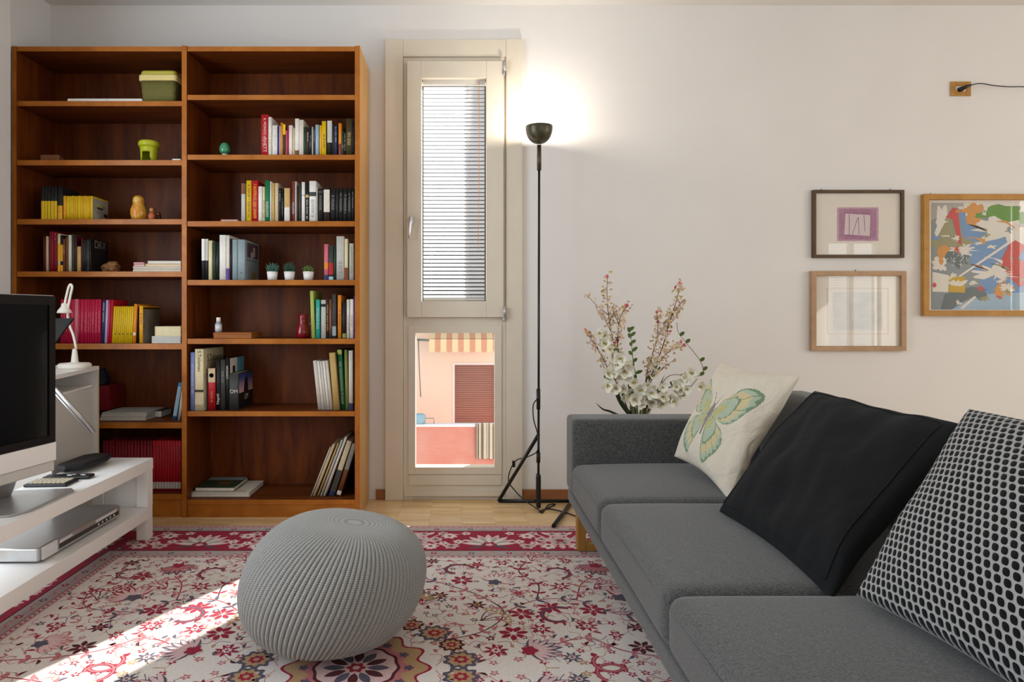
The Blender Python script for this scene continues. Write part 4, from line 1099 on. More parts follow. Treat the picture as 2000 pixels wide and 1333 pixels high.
flat_book(PX(374, 3.445), PX(487, 3.445), 3.445, 3.695, zq+.0005, zq+.022, 'off-white', 'wide off-white book lying flat at the bottom of the stack, right bay bottom shelf',
          pic=[(.50, .72, .25, .6, 'grey'), (.6, .9, .1, .16, 'tan')], group='books lying on the bottom shelf', spine_col='off-white')
flat_book(PX(381, 3.465), PX(457, 3.465), 3.465, 3.69, zq+.0225, zq+.043, 'dark green', 'smaller book with dark landscape cover lying on the off-white book',
          pic=[(.02, .98, .70, .98, 'grey-blue'), (.45, .75, .30, .55, 'brown')], group='books lying on the bottom shelf', spine_col='off-white')
# red booklet
flat_book(PX(432, 3.45), PX(466, 3.45), 3.44, 3.60, ZR[3]+.0005, ZR[3]+.016, 'red', 'small red booklet lying left of the yellow book, right bay third shelf')

# ------------------------------------------------------------------ left bay
for i in range(1): pass
edges = [80, 86.8, 92.3, 98.2, 105, 111.6]
L3 = [(edges[i], edges[i+1]-.3, 364.5, 'black', {'bands': ((0, .56, 'yellow'),), 'say': ' with yellow lower half'}) for i in range(5)]
L3 += [(112.2, 121.8, 366, 'black', {'bands': ((0, .43, 'golden yellow'),), 'say': ' with golden lower part'})]
edges = [123.2, 129.2, 136, 140, 144, 148, 151.5, 157, 160, 163.6, 167, 170, 173.3, 176, 181]
L3 += [(edges[i], edges[i+1]-.2, 383 + (i % 3)*.4, 'yellow' if i % 4 else 'golden yellow', {'d': .15}) for i in range(14)]
B = row('left', 3, '', 3.402, 0.15, L3)
bk, Mt, w, h, d = B[-1]
cover_patch(bk, Mt, w, .001, d*.98, h*.01, h*.93, mat('pale_grey_print', (176, 172, 158), 0.5, rgb2=(140, 136, 124), nscale=20))
cover_patch(bk, Mt, w, d*.25, d*.62, h*.60, h*.72, bm('lime green'), e=.0009); cover_patch(bk, Mt, w, d*.28, d*.65, h*.50, h*.58, bm('black'), e=.0009)
cover_patch(bk, Mt, w, d*.70, d*.95, h*.20, h*.36, bm('dark brown'), e=.0009); cover_patch(bk, Mt, w, d*.4, d*.75, h*.02, h*.10, bm('dark brown'), e=.0009)

B = row('left', 4, '', 3.402, 0.16, [
 (84.5, 86.7, 463, 'dark red'), (86.9, 89.3, 463.5, 'maroon'), (89.7, 93.8, 462, 'beige'), (96, 101, 452.5, 'dark red'), (101.3, 103.6, 453, 'crimson'), (103.8, 111.2, 453, 'dark red', mk('pink', .75, .95)),
 (112.3, 117.3, 457, 'cream', bd((.28, .75, 'golden yellow'), (0, .18, 'golden yellow'))), (117.6, 122.6, 460, 'black', {'bands': ((.28, .74, 'golden yellow'), (0, .18, 'golden yellow'))}), (123, 127, 467, 'brown', mk('beige', .55, .8)), (128, 132.8, 464, 'brown', mk('maroon', .3, .6)),
 (133.2, 139.8, 459.5, 'off-white'), (140.3, 145.3, 458, 'dark green'), (146, 149.3, 460, 'maroon'), (150, 157.6, 482, 'tan'), (158.2, 161.8, 466, 'maroon', mk('dark grey', .3, .9)),
 (162, 165.8, 469, 'black', mk('dark grey', .3, .9)), (166, 169.8, 469, 'black', mk('dark grey', .3, .9)), (170, 173.6, 469, 'dark grey', mk('grey', .4, .6)), (174, 177.4, 467, 'black', {'d': .165})])
bk, Mt, w, h, d = B[-1]
cover_text(bk, Mt, w, 'DRX', 0.055, d*.52, h*.84, bm('grey'))

reds = [117.5, 122.3, 127.2, 132, 137, 144.2, 152.4, 155.6, 163, 170.5, 174.5, 178, 184, 190, 196.5]
L5 = [(reds[i], reds[i+1]-.3, 585.5, 'crimson', {'marks': ('pink', .25, .72), 'lean': 1.0, 'dy': 0}) for i in range(14)]
L5[5] = (reds[5], reds[6]-.3, 585, 'pink', {'lean': 1, 'dy': 0})
L5 += [(197, 203.2, 587, 'navy', {'lean': 3.0, 'marks': ('light grey', .5, .95), 'dy': 0}), (203.8, 208.6, 587, 'lilac', {'lean': 3.2, 'dy': 0}), (209, 212.6, 586, 'crimson', {'lean': 3.4, 'marks': ('pink', .2, .9), 'dy': 0}), (213, 217.7, 586, 'red', {'lean': 3.6, 'dy': 0})]
ye = [218.2 + 3.95*i for i in range(11)]
L5 += [(ye[i], ye[i+1]-.2, 599 + (i % 2)*.3, 'yellow', {'lean': 3.8, 'bands': ((.24, .27, 'dark olive'),) if i % 2 else (), 'say': ' with ribbed look' if i % 2 == 0 else ' with dark ring', 'dy': 0, 'd': .14}) for i in range(10)]
L5 += [(258.2, 264.2, 594.5, 'orange', {'lean': 3.6, 'dy': 0, 'bands': ((.2, .28, 'cream'),)}), (265.5, 270, 600, 'black', {'dy': .01, 'd': .1}), (271.5, 279.3, 598, 'golden yellow', {'dy': 0, 'd': .185, 'marks': ('dark red', .5, .8)})]  # black set-back volume added where there is only a dark gap
B = row('left', 5, '', 3.405, 0.15, L5)
bk, Mt, w, h, d = B[-1]
cover_patch(bk, Mt, w, .0, d*.99, h*.01, h*.90, mat('grey_card', (132, 126, 116), 0.6, rgb2=(100, 94, 84), nscale=12)); cover_patch(bk, Mt, w, 0, d*.99, h*.91, h*.96, bm('dark brown'))

rd_e = [200.5, 205, 211, 218.2, 224, 230, 236, 242, 248, 254.2, 261, 267, 273, 279.5, 286, 292, 297.5, 303.5, 309.8, 315, 320.5, 326, 331.5, 337, 342.5, 348, 353.5]
L7 = []
for i in range(len(rd_e)-1):
    gap = i in (3, 7, 9, 11, 13, 15)
    L7.append((rd_e[i], rd_e[i+1]-(.9 if gap else .35), 861.5 + (i % 3)*.3, 'red' if i > 15 else 'dark red', {'dy': 0, 'bands': ((.055, .19, 'light grey'),), 'marks': ('maroon' if i > 15 else 'crimson', .5, .9)}))
B = row('left', 7, '', 3.44, 0.18, L7)

# left bay sixth: blue book leaning right against the panel, red box, magazines, pouch
zz = ZL[6]
b, Mt = make_book(PX(336, 3.47), 0.020, 0.19, 0.2, 3.47, zz, 'blue', 'blue paperback leaning against the centre panel, left bay shelf six', None, ((.1, .9, 'light blue'),), 0.17)
b, Mt = make_book(PX(346.5, 3.44), 0.014, 0.15, 0.2, 3.44, zz, 'off-white', 'off-white slim book beside the leaning blue paperback, left bay', None, (), 0.13)
def mag(x0, x1, y0, z0, z1, col, label, grp, depth=.2, sh=0.0, edge='off-white'):
    return flat_book(x0, x1, y0, min(3.70, y0+depth), z0, z1, col, label, 'magazine', sh, None, grp, edge, 'magazine')
mz = zz + .001
hts = [.012, .009, .010, .009]
nm = ['bottom', 'second', 'third', 'topmost']; cl = ['off-white', 'light grey', 'off-white', 'light grey']
for i in range(4):
    mag(PX(196+i*1, 3.46), PX(285+i*.5, 3.46), 3.455+i*.002, mz, mz+hts[i]-.0005, cl[i], '%s grey-white magazine, %s in the flat pile on left bay shelf six' % (cl[i] if 0 else 'glossy', nm[i]), 'magazines lying on the sixth shelf'); mz += hts[i]
mag(PX(278, 3.6), PX(322, 3.6), 3.56, zz+.001, zz+.035, 'dark brown', 'dark brown album lying right behind the flat magazine pile', None, .13)
rb = MB(); rb.box(PX(188, 3.6), PX(224, 3.6), 3.54, 3.70, mz+.0005, mz+.125)
tag(rb.build('red_box', bm('dark red'), bevel=.002), 'plain dark red box on the magazine pile beside the white cabinet', 'box')
pc = MB(); pc.add([(PX(190, 3.62), 3.60, mz+.127), (PX(209, 3.62), 3.60, mz+.127), (PX(210, 3.62), 3.60, mz+.160), (PX(203, 3.62), 3.62, mz+.20), (PX(199, 3.62), 3.63, mz+.215), (PX(188, 3.62), 3.63, mz+.2),
                  (PX(190, 3.62), 3.66, mz+.127), (PX(209, 3.62), 3.66, mz+.127), (PX(210, 3.62), 3.65, mz+.160), (PX(203, 3.62), 3.65, mz+.20), (PX(199, 3.62), 3.65, mz+.215), (PX(188, 3.62), 3.65, mz+.2)],
                 [(0,1,2,3,4,5), (11,10,9,8,7,6), (0,6,7,1), (1,7,8,2), (2,8,9,3), (3,9,10,4), (4,10,11,5), (5,11,6,0)])
tag(pc.build('pouch', mat('navy_cloth', (28, 28, 44), 0.8), bevel=.004), 'dark navy pouch propped up on the red box', 'pouch')
# left bay fourth shelf: magazine pile
z = ZL[4] + .0006
specs = [(260, 354, .010, 'off-white', 'bottom'), (261, 354, .008, 'beige', 'second'), (260, 354, .008, 'off-white', 'third'), (261, 283, .012, 'crimson', 'fourth'), (284, 354, .012, 'golden yellow', 'fourth'), (261, 282, .009, 'pink', 'topmost left'), (288.5, 354, .016, 'light grey', 'topmost right')]
zt2 = z
for i, (a, b_, hh_, c_, nm_) in enumerate(specs):
    if i in (4,): z0_ = zt2 - specs[3][2]
    elif i == 6: z0_ = zt2 - specs[5][2]
    else: z0_ = zt2
    mag(PX(a, 3.41), PX(b_, 3.41), 3.408, z0_, z0_+hh_-.0006, c_, '%s magazine, %s of the flat pile on left bay shelf four' % (c_, nm_), 'magazines in the pile on the fourth shelf', .22)
    if i not in (4, 6): zt2 += hh_
# left bay fifth shelf: white block and cream block
z = ZL[5]
mag(PX(297.5, 3.41), PX(354, 3.41), 3.405, z+.001, z+.036, 'white', 'thick white notebook bundle lying flat, left bay shelf five', 'paper bundles on the fifth shelf', .15, edge='light grey')
mag(PX(303, 3.41), PX(354, 3.41), 3.407, z+.0365, z+.085, 'cream', 'thick cream paper block lying on the white bundle', 'paper bundles on the fifth shelf', .15, edge='cream')

# ------------------------------------------------------------------ other things on the shelves
def lathe_thing(name, prof, c, m, label, cat, n=28): return tag(MB().lathe(prof, c, n).build(name, m), label, cat)
Y = 3.46
# green egg on its white stand
z = ZR[2]; c = (PX(439, Y), Y, 0)
eg = thing('decorative_egg', (c[0], Y, z), 'glossy green egg on a small white stand, alone on the shelf', 'egg ornament')
zb_ = z + .015; He = .062; pr = [(max(.0004, .0265*math.sin(PI*t)**.85*(1+.10*math.cos(PI*t))), zb_+He*(1-math.cos(PI*t))/2) for t in [i/20 for i in range(21)]]
MB().lathe(pr, c, 32).build('egg', mat('green_glaze', (70, 150, 108), 0.12, spec=.6, rgb2=(46, 126, 88), nscale=14), eg)
MB().lathe([(.014, z+.0005), (.011, z+.006), (.009, z+.011), (.016, z+.0205), (.013, z+.0205), (.001, z+.013)], c, 24).build('egg_stand', mat('white_porcelain', (226, 220, 208), .3), eg)
# wooden box and bottle, right bay shelf five
z = ZR[5]
bxk = thing('wooden_box', (PX(454, 3.42), 3.5, z), 'shallow orange-brown wooden box lying under the little bottle', 'box')
m = MB(); m.box(PX(417, 3.41), PX(491, 3.41), 3.410, 3.60, z+.0006, z+.022); m.build('box_body', M_woodbox, bxk, bevel=.001)
m = MB(); m.box(PX(417, 3.41)-.001, PX(491, 3.41)+.001, 3.409, 3.601, z+.0225, z+.030); m.build('box_lid', M_woodbox, bxk, bevel=.001)
z2 = z + .0304; c = (PX(424, 3.43), 3.45, 0)
bt = thing('small_bottle', (c[0], 3.45, z2), 'small clear bottle with white cap standing on the wooden box', 'bottle')
MB().lathe([(.014, z2), (.0165, z2+.003), (.0165, z2+.042), (.012, z2+.050), (.008, z2+.052), (.001, z2+.052)], c, 24).build('bottle_body', mat('clear_grey_plastic', (150, 158, 164), .15), bt)
MB().lathe([(.0168, z2+.008), (.0169, z2+.038)], c, 24).build('bottle_label', mat('bottle_label', (210, 214, 214), .5), bt)
MB().lathe([(.0105, z2+.0525), (.0105, z2+.073), (.009, z2+.075), (.001, z2+.075)], c, 20).build('bottle_cap', M_white, bt)
# red ceramic jar
z = ZR[5]; c = (PX(592, 3.47), 3.47, 0)
jr = thing('ceramic_jug', (c[0], 3.47, z), 'glossy dark red ceramic jug beside the lime green book', 'jug')
Mr = mat('red_glaze', (120, 12, 24), .15, spec=.6)
MB().lathe([(.030, z+.0006), (.0365, z+.006), (.0355, z+.035), (.030, z+.062), (.022, z+.075), (.0225, z+.100), (.027, z+.122), (.024, z+.122), (.019, z+.100), (.018, z+.08), (.001, z+.02)], c, 36).build('jug_body', Mr, jr)
MB().tube(catmull([(c[0]+.024, 3.47, z+.112), (c[0]+.040, 3.47, z+.108), (c[0]+.043, 3.47, z+.085), (c[0]+.032, 3.47, z+.06)], 6), .004, 8).build('jug_handle', Mr, jr)
# three succulents
Mpot = mat('white_pot', (226, 222, 218), .5); Msoil = mat('dark_soil', (46, 34, 26), .95, noise=.3, nscale=300)
Mleaf = [mat('succulent_blue_green', (70, 112, 94), .5), mat('succulent_dark_green', (44, 80, 62), .5), mat('succulent_olive_green', (84, 110, 40), .5)]
for i, (px, ln, say) in enumerate(((532, 'bluish', 'leftmost of the three, pale upright leaves'), (565.5, 'dark', 'middle of the three, dark spiky leaves'), (602.5, 'olive', 'rightmost of the three, low olive leaves'))):
    Yp = 3.43; z = ZR[4]; c = (PX(px, Yp), Yp, 0)
    r = thing('potted_succulent', (c[0], Yp, z), 'tiny succulent in white pot, ' + say, 'potted plant', 'succulents in white pots')
    MB().lathe([(.0225, z+.0006), (.0275, z+.043), (.0255, z+.043), (.0245, z+.036), (.001, z+.036)], c, 28).build('pot', Mpot, r)
    MB().lathe([(.0243, z+.0365), (.001, z+.038)], c, 20).build('soil', Msoil, r)
    m = MB(); rn = random.Random(i+4)
    for k in range(30):
        a = k*2.4; rad = .003+.0125*(k/30); L_ = (.052 if i != 2 else .036)*(1-.25*k/30)*rn.uniform(.8, 1.15); tl = .10+.65*(k/30)
        base = Vector((c[0]+rad*math.cos(a), Yp+rad*math.sin(a), z+.037)); dr = Vector((math.cos(a)*math.sin(tl), math.sin(a)*math.sin(tl), math.cos(tl)))
        m.tube([base, base+dr*L_*.45, base+dr*L_*.85+Vector((0, 0, .001)), base+dr*L_+Vector((0, 0, .003))], .0042 if i == 2 else .0034, 6, r2=.0004)
    m.build('leaves', Mleaf[i], r)
# basket in the top left compartment
z = ZL[1]; r = thing('storage_basket', (PX(318, 3.47), 3.5, z), 'olive woven basket with cream rim and lid, top left shelf', 'basket')
def rrect(hx, hy, rad, n=6):
    o = []
    for cxx_, cyy_, a0 in ((hx-rad, hy-rad, 0), (-hx+rad, hy-rad, PI/2), (-hx+rad, -hy+rad, PI), (hx-rad, -hy+rad, 1.5*PI)):
        for k in range(n+1): a = a0+PI/2*k/n; o.append((cxx_+rad*math.cos(a), cyy_+rad*math.sin(a)))
    return o
def loft(rings, m_, name, par, mats_, cap=True, **k):
    mb = MB(); n = len(rings[0][0]); vs = []
    for pts, zc, cxc, cyc in rings: vs += [(cxc+x, cyc+y, zc) for x, y in pts]
    fs = [(i*n+j, i*n+(j+1) % n, (i+1)*n+(j+1) % n, (i+1)*n+j) for i in range(len(rings)-1) for j in range(n)]
    mb.add(vs, fs, 0, True)
    if cap: mb.f += [tuple(range(n-1, -1, -1)), tuple((len(rings)-1)*n+j for j in range(n))]; mb.m += [0, 0]; mb.sm += [False, False]
    return mb.build(name, mats_, par, **k)
cxb, cyb = PX(318.5, 3.47), 3.50
hx = .0915
def weave():
    m = bpy.data.materials.new('olive_weave'); m.use_nodes = True
    nt = m.node_tree; N = nt.nodes; L = nt.links; b = N['Principled BSDF']; b.inputs['Roughness'].default_value = .8
    tc = N.new('ShaderNodeTexCoord'); ck = N.new('ShaderNodeTexChecker'); ck.inputs['Scale'].default_value = 260
    mp = N.new('ShaderNodeMapping'); mp.inputs['Rotation'].default_value = (0, .78, 0); L.new(tc.outputs['Object'], mp.inputs['Vector']); L.new(mp.outputs[0], ck.inputs['Vector'])
    ck.inputs['Color1'].default_value = S(122, 116, 52); ck.inputs['Color2'].default_value = S(84, 80, 34)
    L.new(ck.outputs['Color'], b.inputs['Base Color']); bp = N.new('ShaderNodeBump'); bp.inputs['Strength'].default_value = .6; bp.inputs['Distance'].default_value = .002
    L.new(ck.outputs['Fac'], bp.inputs['Height']); L.new(bp.outputs[0], b.inputs['Normal']); return m
loft([(rrect(hx*.90, .085, .02), z+.0008, cxb, cyb), (rrect(hx*.94, .09, .02), z+.05, cxb, cyb), (rrect(hx*.98, .094, .02), z+.105, cxb, cyb)], 0, 'basket_body', r, weave())
loft([(rrect(hx*1.03, .098, .02), z+.106, cxb, cyb), (rrect(hx*1.05, .10, .02), z+.110, cxb, cyb), (rrect(hx*1.05, .10, .02), z+.132, cxb, cyb), (rrect(hx*1.03, .098, .02), z+.135, cxb, cyb)], 0, 'basket_rim', r, mat('cream_fabric', (220, 202, 134), .8))
loft([(rrect(hx*.97, .092, .02), z+.1355, cxb, cyb), (rrect(hx*.97, .092, .02), z+.150, cxb, cyb), (rrect(hx*.93, .088, .02), z+.158, cxb, cyb)], 0, 'basket_lid', r, mat('olive_lid', (178, 172, 64), .6))
# flat white device
r = MB(); r.box(PX(132, 3.41), PX(278, 3.41), 3.405, 3.60, z+.0008, z+.017)
lp = tag(r.build('laptop', mat('white_plastic_shell', (228, 224, 220), .35), bevel=.005, seg=3), 'closed slim white laptop lying on the top left shelf', 'laptop')
r = MB(); r.box(PX(207, 3.41), PX(212, 3.41), 3.4045, 3.4055, z+.008, z+.011); r.build('latch', bm('light grey'), lp)
# brown cardboard box, yellow-green burner, small white packet
z = ZL[2]
r = MB(); r.slab([(PX(79, 3.42), 3.42), (PX(116, 3.42), 3.42), (PX(143, 3.68), 3.68), (PX(112, 3.68), 3.68)], z+.0006, z+.032)
tag(r.build('cardboard_box', mat('brown_card', (112, 72, 40), .8), bevel=.001), 'flat brown cardboard box at the left end of left bay shelf two', 'box')
c = (PX(291, 3.46), 3.46, 0)
r = thing('oil_burner', (c[0], 3.46, z), 'yellow-green ceramic oil burner with arched opening', 'oil burner')
Mg = mat('chartreuse_glaze', (176, 182, 34), .35)
mb = MB(); n = 48; prof = [(.039, 0), (.0395, .02), (.0405, .05), (.042, .066), (.044, .078)]
vs = []; 
for k in range(n):
    a = 2*PI*k/n
    for (rr0, hh0) in prof: vs.append((c[0]+rr0*math.sin(a), c[1]-rr0*math.cos(a), z+.0006+hh0))
for k in range(n):
    a = 2*PI*(k+.5)/n; dx = min(a, 2*PI-a)
    for j in range(4):
        top = prof[j+1][1]
        if dx < .62 and prof[j][1] < .05*math.sqrt(max(0, 1-(dx/.62)**2)) - .001 and j < 2: continue
        k2 = (k+1) % n; mb.f.append((k*5+j, k2*5+j, k2*5+j+1, k*5+j+1)); mb.m.append(0); mb.sm.append(True)
mb.v = vs; ob = mb.build('burner_body', Mg, r, recalc=False)
sl = ob.modifiers.new('wall', 'SOLIDIFY'); sl.thickness = .004; sl.offset = -1
MB().lathe([(.044, z+.079), (.050, z+.084), (.0505, z+.098), (.046, z+.108), (.042, z+.108), (.040, z+.095), (.001, z+.092)], c, 40).build('burner_bowl', Mg, r)
MB().add([(c[0]-.044, 3.455, z+.085), (c[0]-.044, 3.475, z+.085), (c[0]-.058, 3.465, z+.102), (c[0]-.044, 3.455, z+.103), (c[0]-.044, 3.475, z+.103)], [(0, 1, 2), (0, 2, 3), (1, 4, 2), (3, 2, 4), (0, 3, 4, 1)]).build('spout', Mg, r)
r = MB(); r.box(PX(337, 3.42), PX(353.5, 3.42), 3.415, 3.46, z+.0006, z+.0115)
tag(r.build('paper_packet', M_white, bevel=.001), 'tiny white packet beside the centre panel on left bay shelf two', 'packet')
# nesting dolls
z = ZL[3]
def doll(px, Yd, sc, base, face, apron, label, extra):
    c = (PX(px, Yd), Yd, 0)
    r = thing('nesting_doll', (c[0], Yd, z), label, 'nesting doll', 'painted nesting dolls')
    pr = [(.028, 0), (.034, .01), (.0385, .035), (.0375, .055), (.030, .074), (.0265, .084), (.0285, .098), (.026, .113), (.016, .124), (.0005, .128)]
    pr = [(a*sc, z+.0006+b*sc) for a, b in pr]
    MB().lathe(pr, c, 32).build('doll_body', base, r)
    # face and apron follow the turned surface on the room side
    def patch(name, h0, h1, half, m_, push):
        mb = MB(); n1, n2 = 10, 10; vs = []
        for i in range(n1+1):
            for j in range(n2+1):
                tt, ss = i/n1*2-1, j/n2*2-1
                q = math.sqrt(max(0, 1-tt*tt)); hh = (h0+h1)/2 + tt*(h1-h0)/2
                rad = None
                for k in range(len(pr)-1):
                    z1_, z2_ = (pr[k][1]-z)/sc, (pr[k+1][1]-z)/sc
                    if z1_ <= hh <= z2_: rad = pr[k][0] + (pr[k+1][0]-pr[k][0])*(hh-z1_)/(z2_-z1_)
                rad = (rad or .02*sc) + push; a = ss*q*half
                vs.append((c[0]+rad*math.sin(a)-0, c[1]-rad*math.cos(a), z+hh*sc))
        mb.add(vs, [(i*(n2+1)+j, (i+1)*(n2+1)+j, (i+1)*(n2+1)+j+1, i*(n2+1)+j+1) for i in range(n1) for j in range(n2)], 0, True); return mb.build(name, m_, r)
    patch('doll_face', .088, .116, .55, face, .0006); patch('doll_apron', .008, .072, .75, apron, .0006)
    for sx in (-.22, .22):
        rad = .0285*sc+.001; e = MB(); e.lathe([(.0003, -.0002), (.0016*sc, .0), (.0003, .0006)], (c[0]+rad*math.sin(sx), c[1]-rad*math.cos(sx), z+.103*sc), 8, axis='Y'); e.build('doll_eye', M_black, r)
    return r
gold = mat('gold_lacquer', (204, 160, 50), .2, spec=.6, rgb2=(186, 120, 40), nscale=60)
doll(270.5, 3.45, 1.0, gold, mat('doll_skin', (214, 178, 96), .3), mat('orange_floral', (200, 96, 40), .3, rgb2=(214, 168, 60), nscale=90), 'largest yellow painted nesting doll with orange apron', 1)
doll(297.5, 3.47, .56, mat('green_lacquer', (96, 92, 40), .2, rgb2=(150, 60, 40), nscale=80), mat('doll_skin_small', (190, 120, 80), .3), mat('orange_apron', (190, 92, 50), .3), 'middle-sized nesting doll with green band and orange apron', 1)
doll(309.5, 3.50, .40, mat('red_lacquer', (96, 30, 26), .2), MATS['doll_skin_small'], mat('dark_apron', (70, 30, 26), .3), 'smallest dark red nesting doll behind the middle one', 1)
# piece of rock or driftwood
rk = bpy.data.meshes.new('driftwood'); b_ = bmesh.new(); bmesh.ops.create_icosphere(b_, subdivisions=4, radius=1)
rn = random.Random(5); c = Vector((PX(219, 3.46), 3.46, ZL[4]))
from mathutils import noise as mnoise
for v in b_.verts:
    n1 = mnoise.noise(v.co*1.6)*.55 + mnoise.noise(v.co*4.5)*.35
    p = v.co*(1+n1); v.co = Vector((p.x*.045, p.y*.03, max(0, (p.z+.75))*.026*(1.15-.5*p.x*p.x*.5))) + c + Vector((0, 0, .001))
b_.to_mesh(rk); b_.free(); rk.polygons.foreach_set('use_smooth', [True]*len(rk.polygons)); rk.materials.append(mat('sandy_stone', (150, 104, 58), .8, rgb2=(96, 58, 28), nscale=70, bump=.4, bscale=200))
rko = bpy.data.objects.new('rough_stone', rk); COL.objects.link(rko); tag(rko, 'rough sandy brown stone beside the black-covered book', 'stone')
# ------------------------------------------------------------------ patterned rug
RX0, RX1, RY0, RY1 = -1.84, 1.24, 0.62, 3.235
CXr, CYr = -0.30, 1.93
def rugm(name, rgb, rgb2):
    return mat(name, rgb, 0.95, rgb2=rgb2, nscale=160, bump=0.5, bscale=700, spec=0.08, sheen=0.1)
RM = [rugm('rug_cream', (240, 232, 226), (222, 212, 204)), rugm('rug_crimson', (172, 20, 62), (140, 14, 48)), rugm('rug_dark_red', (92, 14, 28), (74, 12, 24)),
      rugm('rug_rose', (204, 128, 132), (184, 104, 110)), rugm('rug_slate', (98, 92, 108), (78, 74, 90)), rugm('rug_sand', (196, 160, 118), (176, 140, 100)), rugm('rug_pale_pink', (232, 200, 198), (216, 178, 178)), rugm('rug_grey', (190, 182, 178), (166, 158, 156)), rugm('rug_edge', (120, 60, 60), (96, 40, 44))]
CR, CM, DR, RO, SL, SA, PP, GR, ED = range(9)
rug = MB()
Z0 = 0.0062; RC = [0]
def lift_(lv):
    RC[0] += 1; return Z0 + 0.00012*lv + (RC[0] % 97)*1.0e-6
rug.box(RX0, RX1, RY0, RY1, 0.0004, Z0, ED)
def clipok(pts):
    return all(RX0+.001 < x < RX1-.001 and RY0+.001 < y < RY1-.001 for x, y in pts)
def rp_(pts, mi, lv):
    if not clipok(pts): return
    z = lift_(lv)
    rug.poly([(x, y, z) for x, y in pts], mi)
def rect(x0, x1, y0, y1, mi, lv): rp_([(x0, y0), (x1, y0), (x1, y1), (x0, y1)], mi, lv)
def petals(cx, cy, R, n, depth, mi, lv, rot=0, sq=1.0, p=1.0, N_=None):
    N_ = N_ or n*8; pts = []
    for k in range(N_):
        a = 2*PI*k/N_; r = R*(1-depth*(0.5-0.5*math.cos(n*a))**p)
        x, y = r*math.cos(a), r*math.sin(a)*sq
        pts.append((cx+x*math.cos(rot)-y*math.sin(rot), cy+x*math.sin(rot)+y*math.cos(rot)))
    rp_(pts, mi, lv)
def ellipse(cx, cy, a, b, rot, mi, lv, n=14):
    rp_([(cx+a*math.cos(t)*math.cos(rot)-b*math.sin(t)*math.sin(rot), cy+a*math.cos(t)*math.sin(rot)+b*math.sin(t)*math.cos(rot)) for t in [2*PI*k/n for k in range(n)]], mi, lv)
def leaf(cx, cy, L_, W_l, rot, mi, lv, bend=0.0):
    pts = []; n = 7
    for s in (1, -1):
        rng = range(n+1) if s == 1 else range(n-1, 0, -1)
        for i in rng:
            t = i/n; w_ = W_l*math.sin(PI*t)**.8; x = L_*t; y = s*w_/2 + bend*math.sin(PI*t)
            pts.append((cx+x*math.cos(rot)-y*math.sin(rot), cy+x*math.sin(rot)+y*math.cos(rot)))
    rp_(pts, mi, lv)
def stroke(P_, w_, mi, lv):
    P2 = catmull([(x, y, 0) for x, y in P_], 6); L1, R1 = [], []
    for i, p in enumerate(P2):
        t = (P2[min(i+1, len(P2)-1)]-P2[max(i-1, 0)]).normalized(); nn = Vector((-t.y, t.x, 0))*w_/2
        L1.append((p.x+nn.x, p.y+nn.y)); R1.append((p.x-nn.x, p.y-nn.y))
    if not clipok(L1): return
    z = lift_(lv)
    rug.add([(x, y, z) for x, y in L1+R1], [(i, i+1, len(L1)+i+1, len(L1)+i) for i in range(len(L1)-1)], mi)
# --- bands of the border
B1, B2, B3, B4_ = .012, .075, .345, .425
def frame_band(d0, d1, mi, lv):
    x0, x1, y0, y1 = RX0+d0, RX1-d0, RY0+d0, RY1-d0; X0_, X1_, Y0_, Y1_ = RX0+d1, RX1-d1, RY0+d1, RY1-d1
    z = Z0+.00012*lv
    rug.add([(x0,y0,z),(x1,y0,z),(x1,y1,z),(x0,y1,z),(X0_,Y0_,z),(X1_,Y0_,z),(X1_,Y1_,z),(X0_,Y1_,z)], [(0,1,5,4),(1,2,6,5),(2,3,7,6),(3,0,4,7)], mi)
frame_band(.002, .012, PP, 1); frame_band(.012, .024, RO, 1); frame_band(.024, B2, GR, 1); frame_band(.028, .034, PP, 2)
frame_band(B2, B2+.006, DR, 2); frame_band(B2+.006, B3-.006, CM, 1); frame_band(B3-.006, B3, DR, 2); frame_band(B3, B4_-.022, GR, 1); frame_band(B4_-.024, B4_-.020, CM, 2); frame_band(B4_-.020, B4_, PP, 1); frame_band(B4_-.003, B4_, CM, 2)
rect(RX0+B4_, RX1-B4_, RY0+B4_, RY1-B4_, CR, 1)
rr_ = random.Random(21)
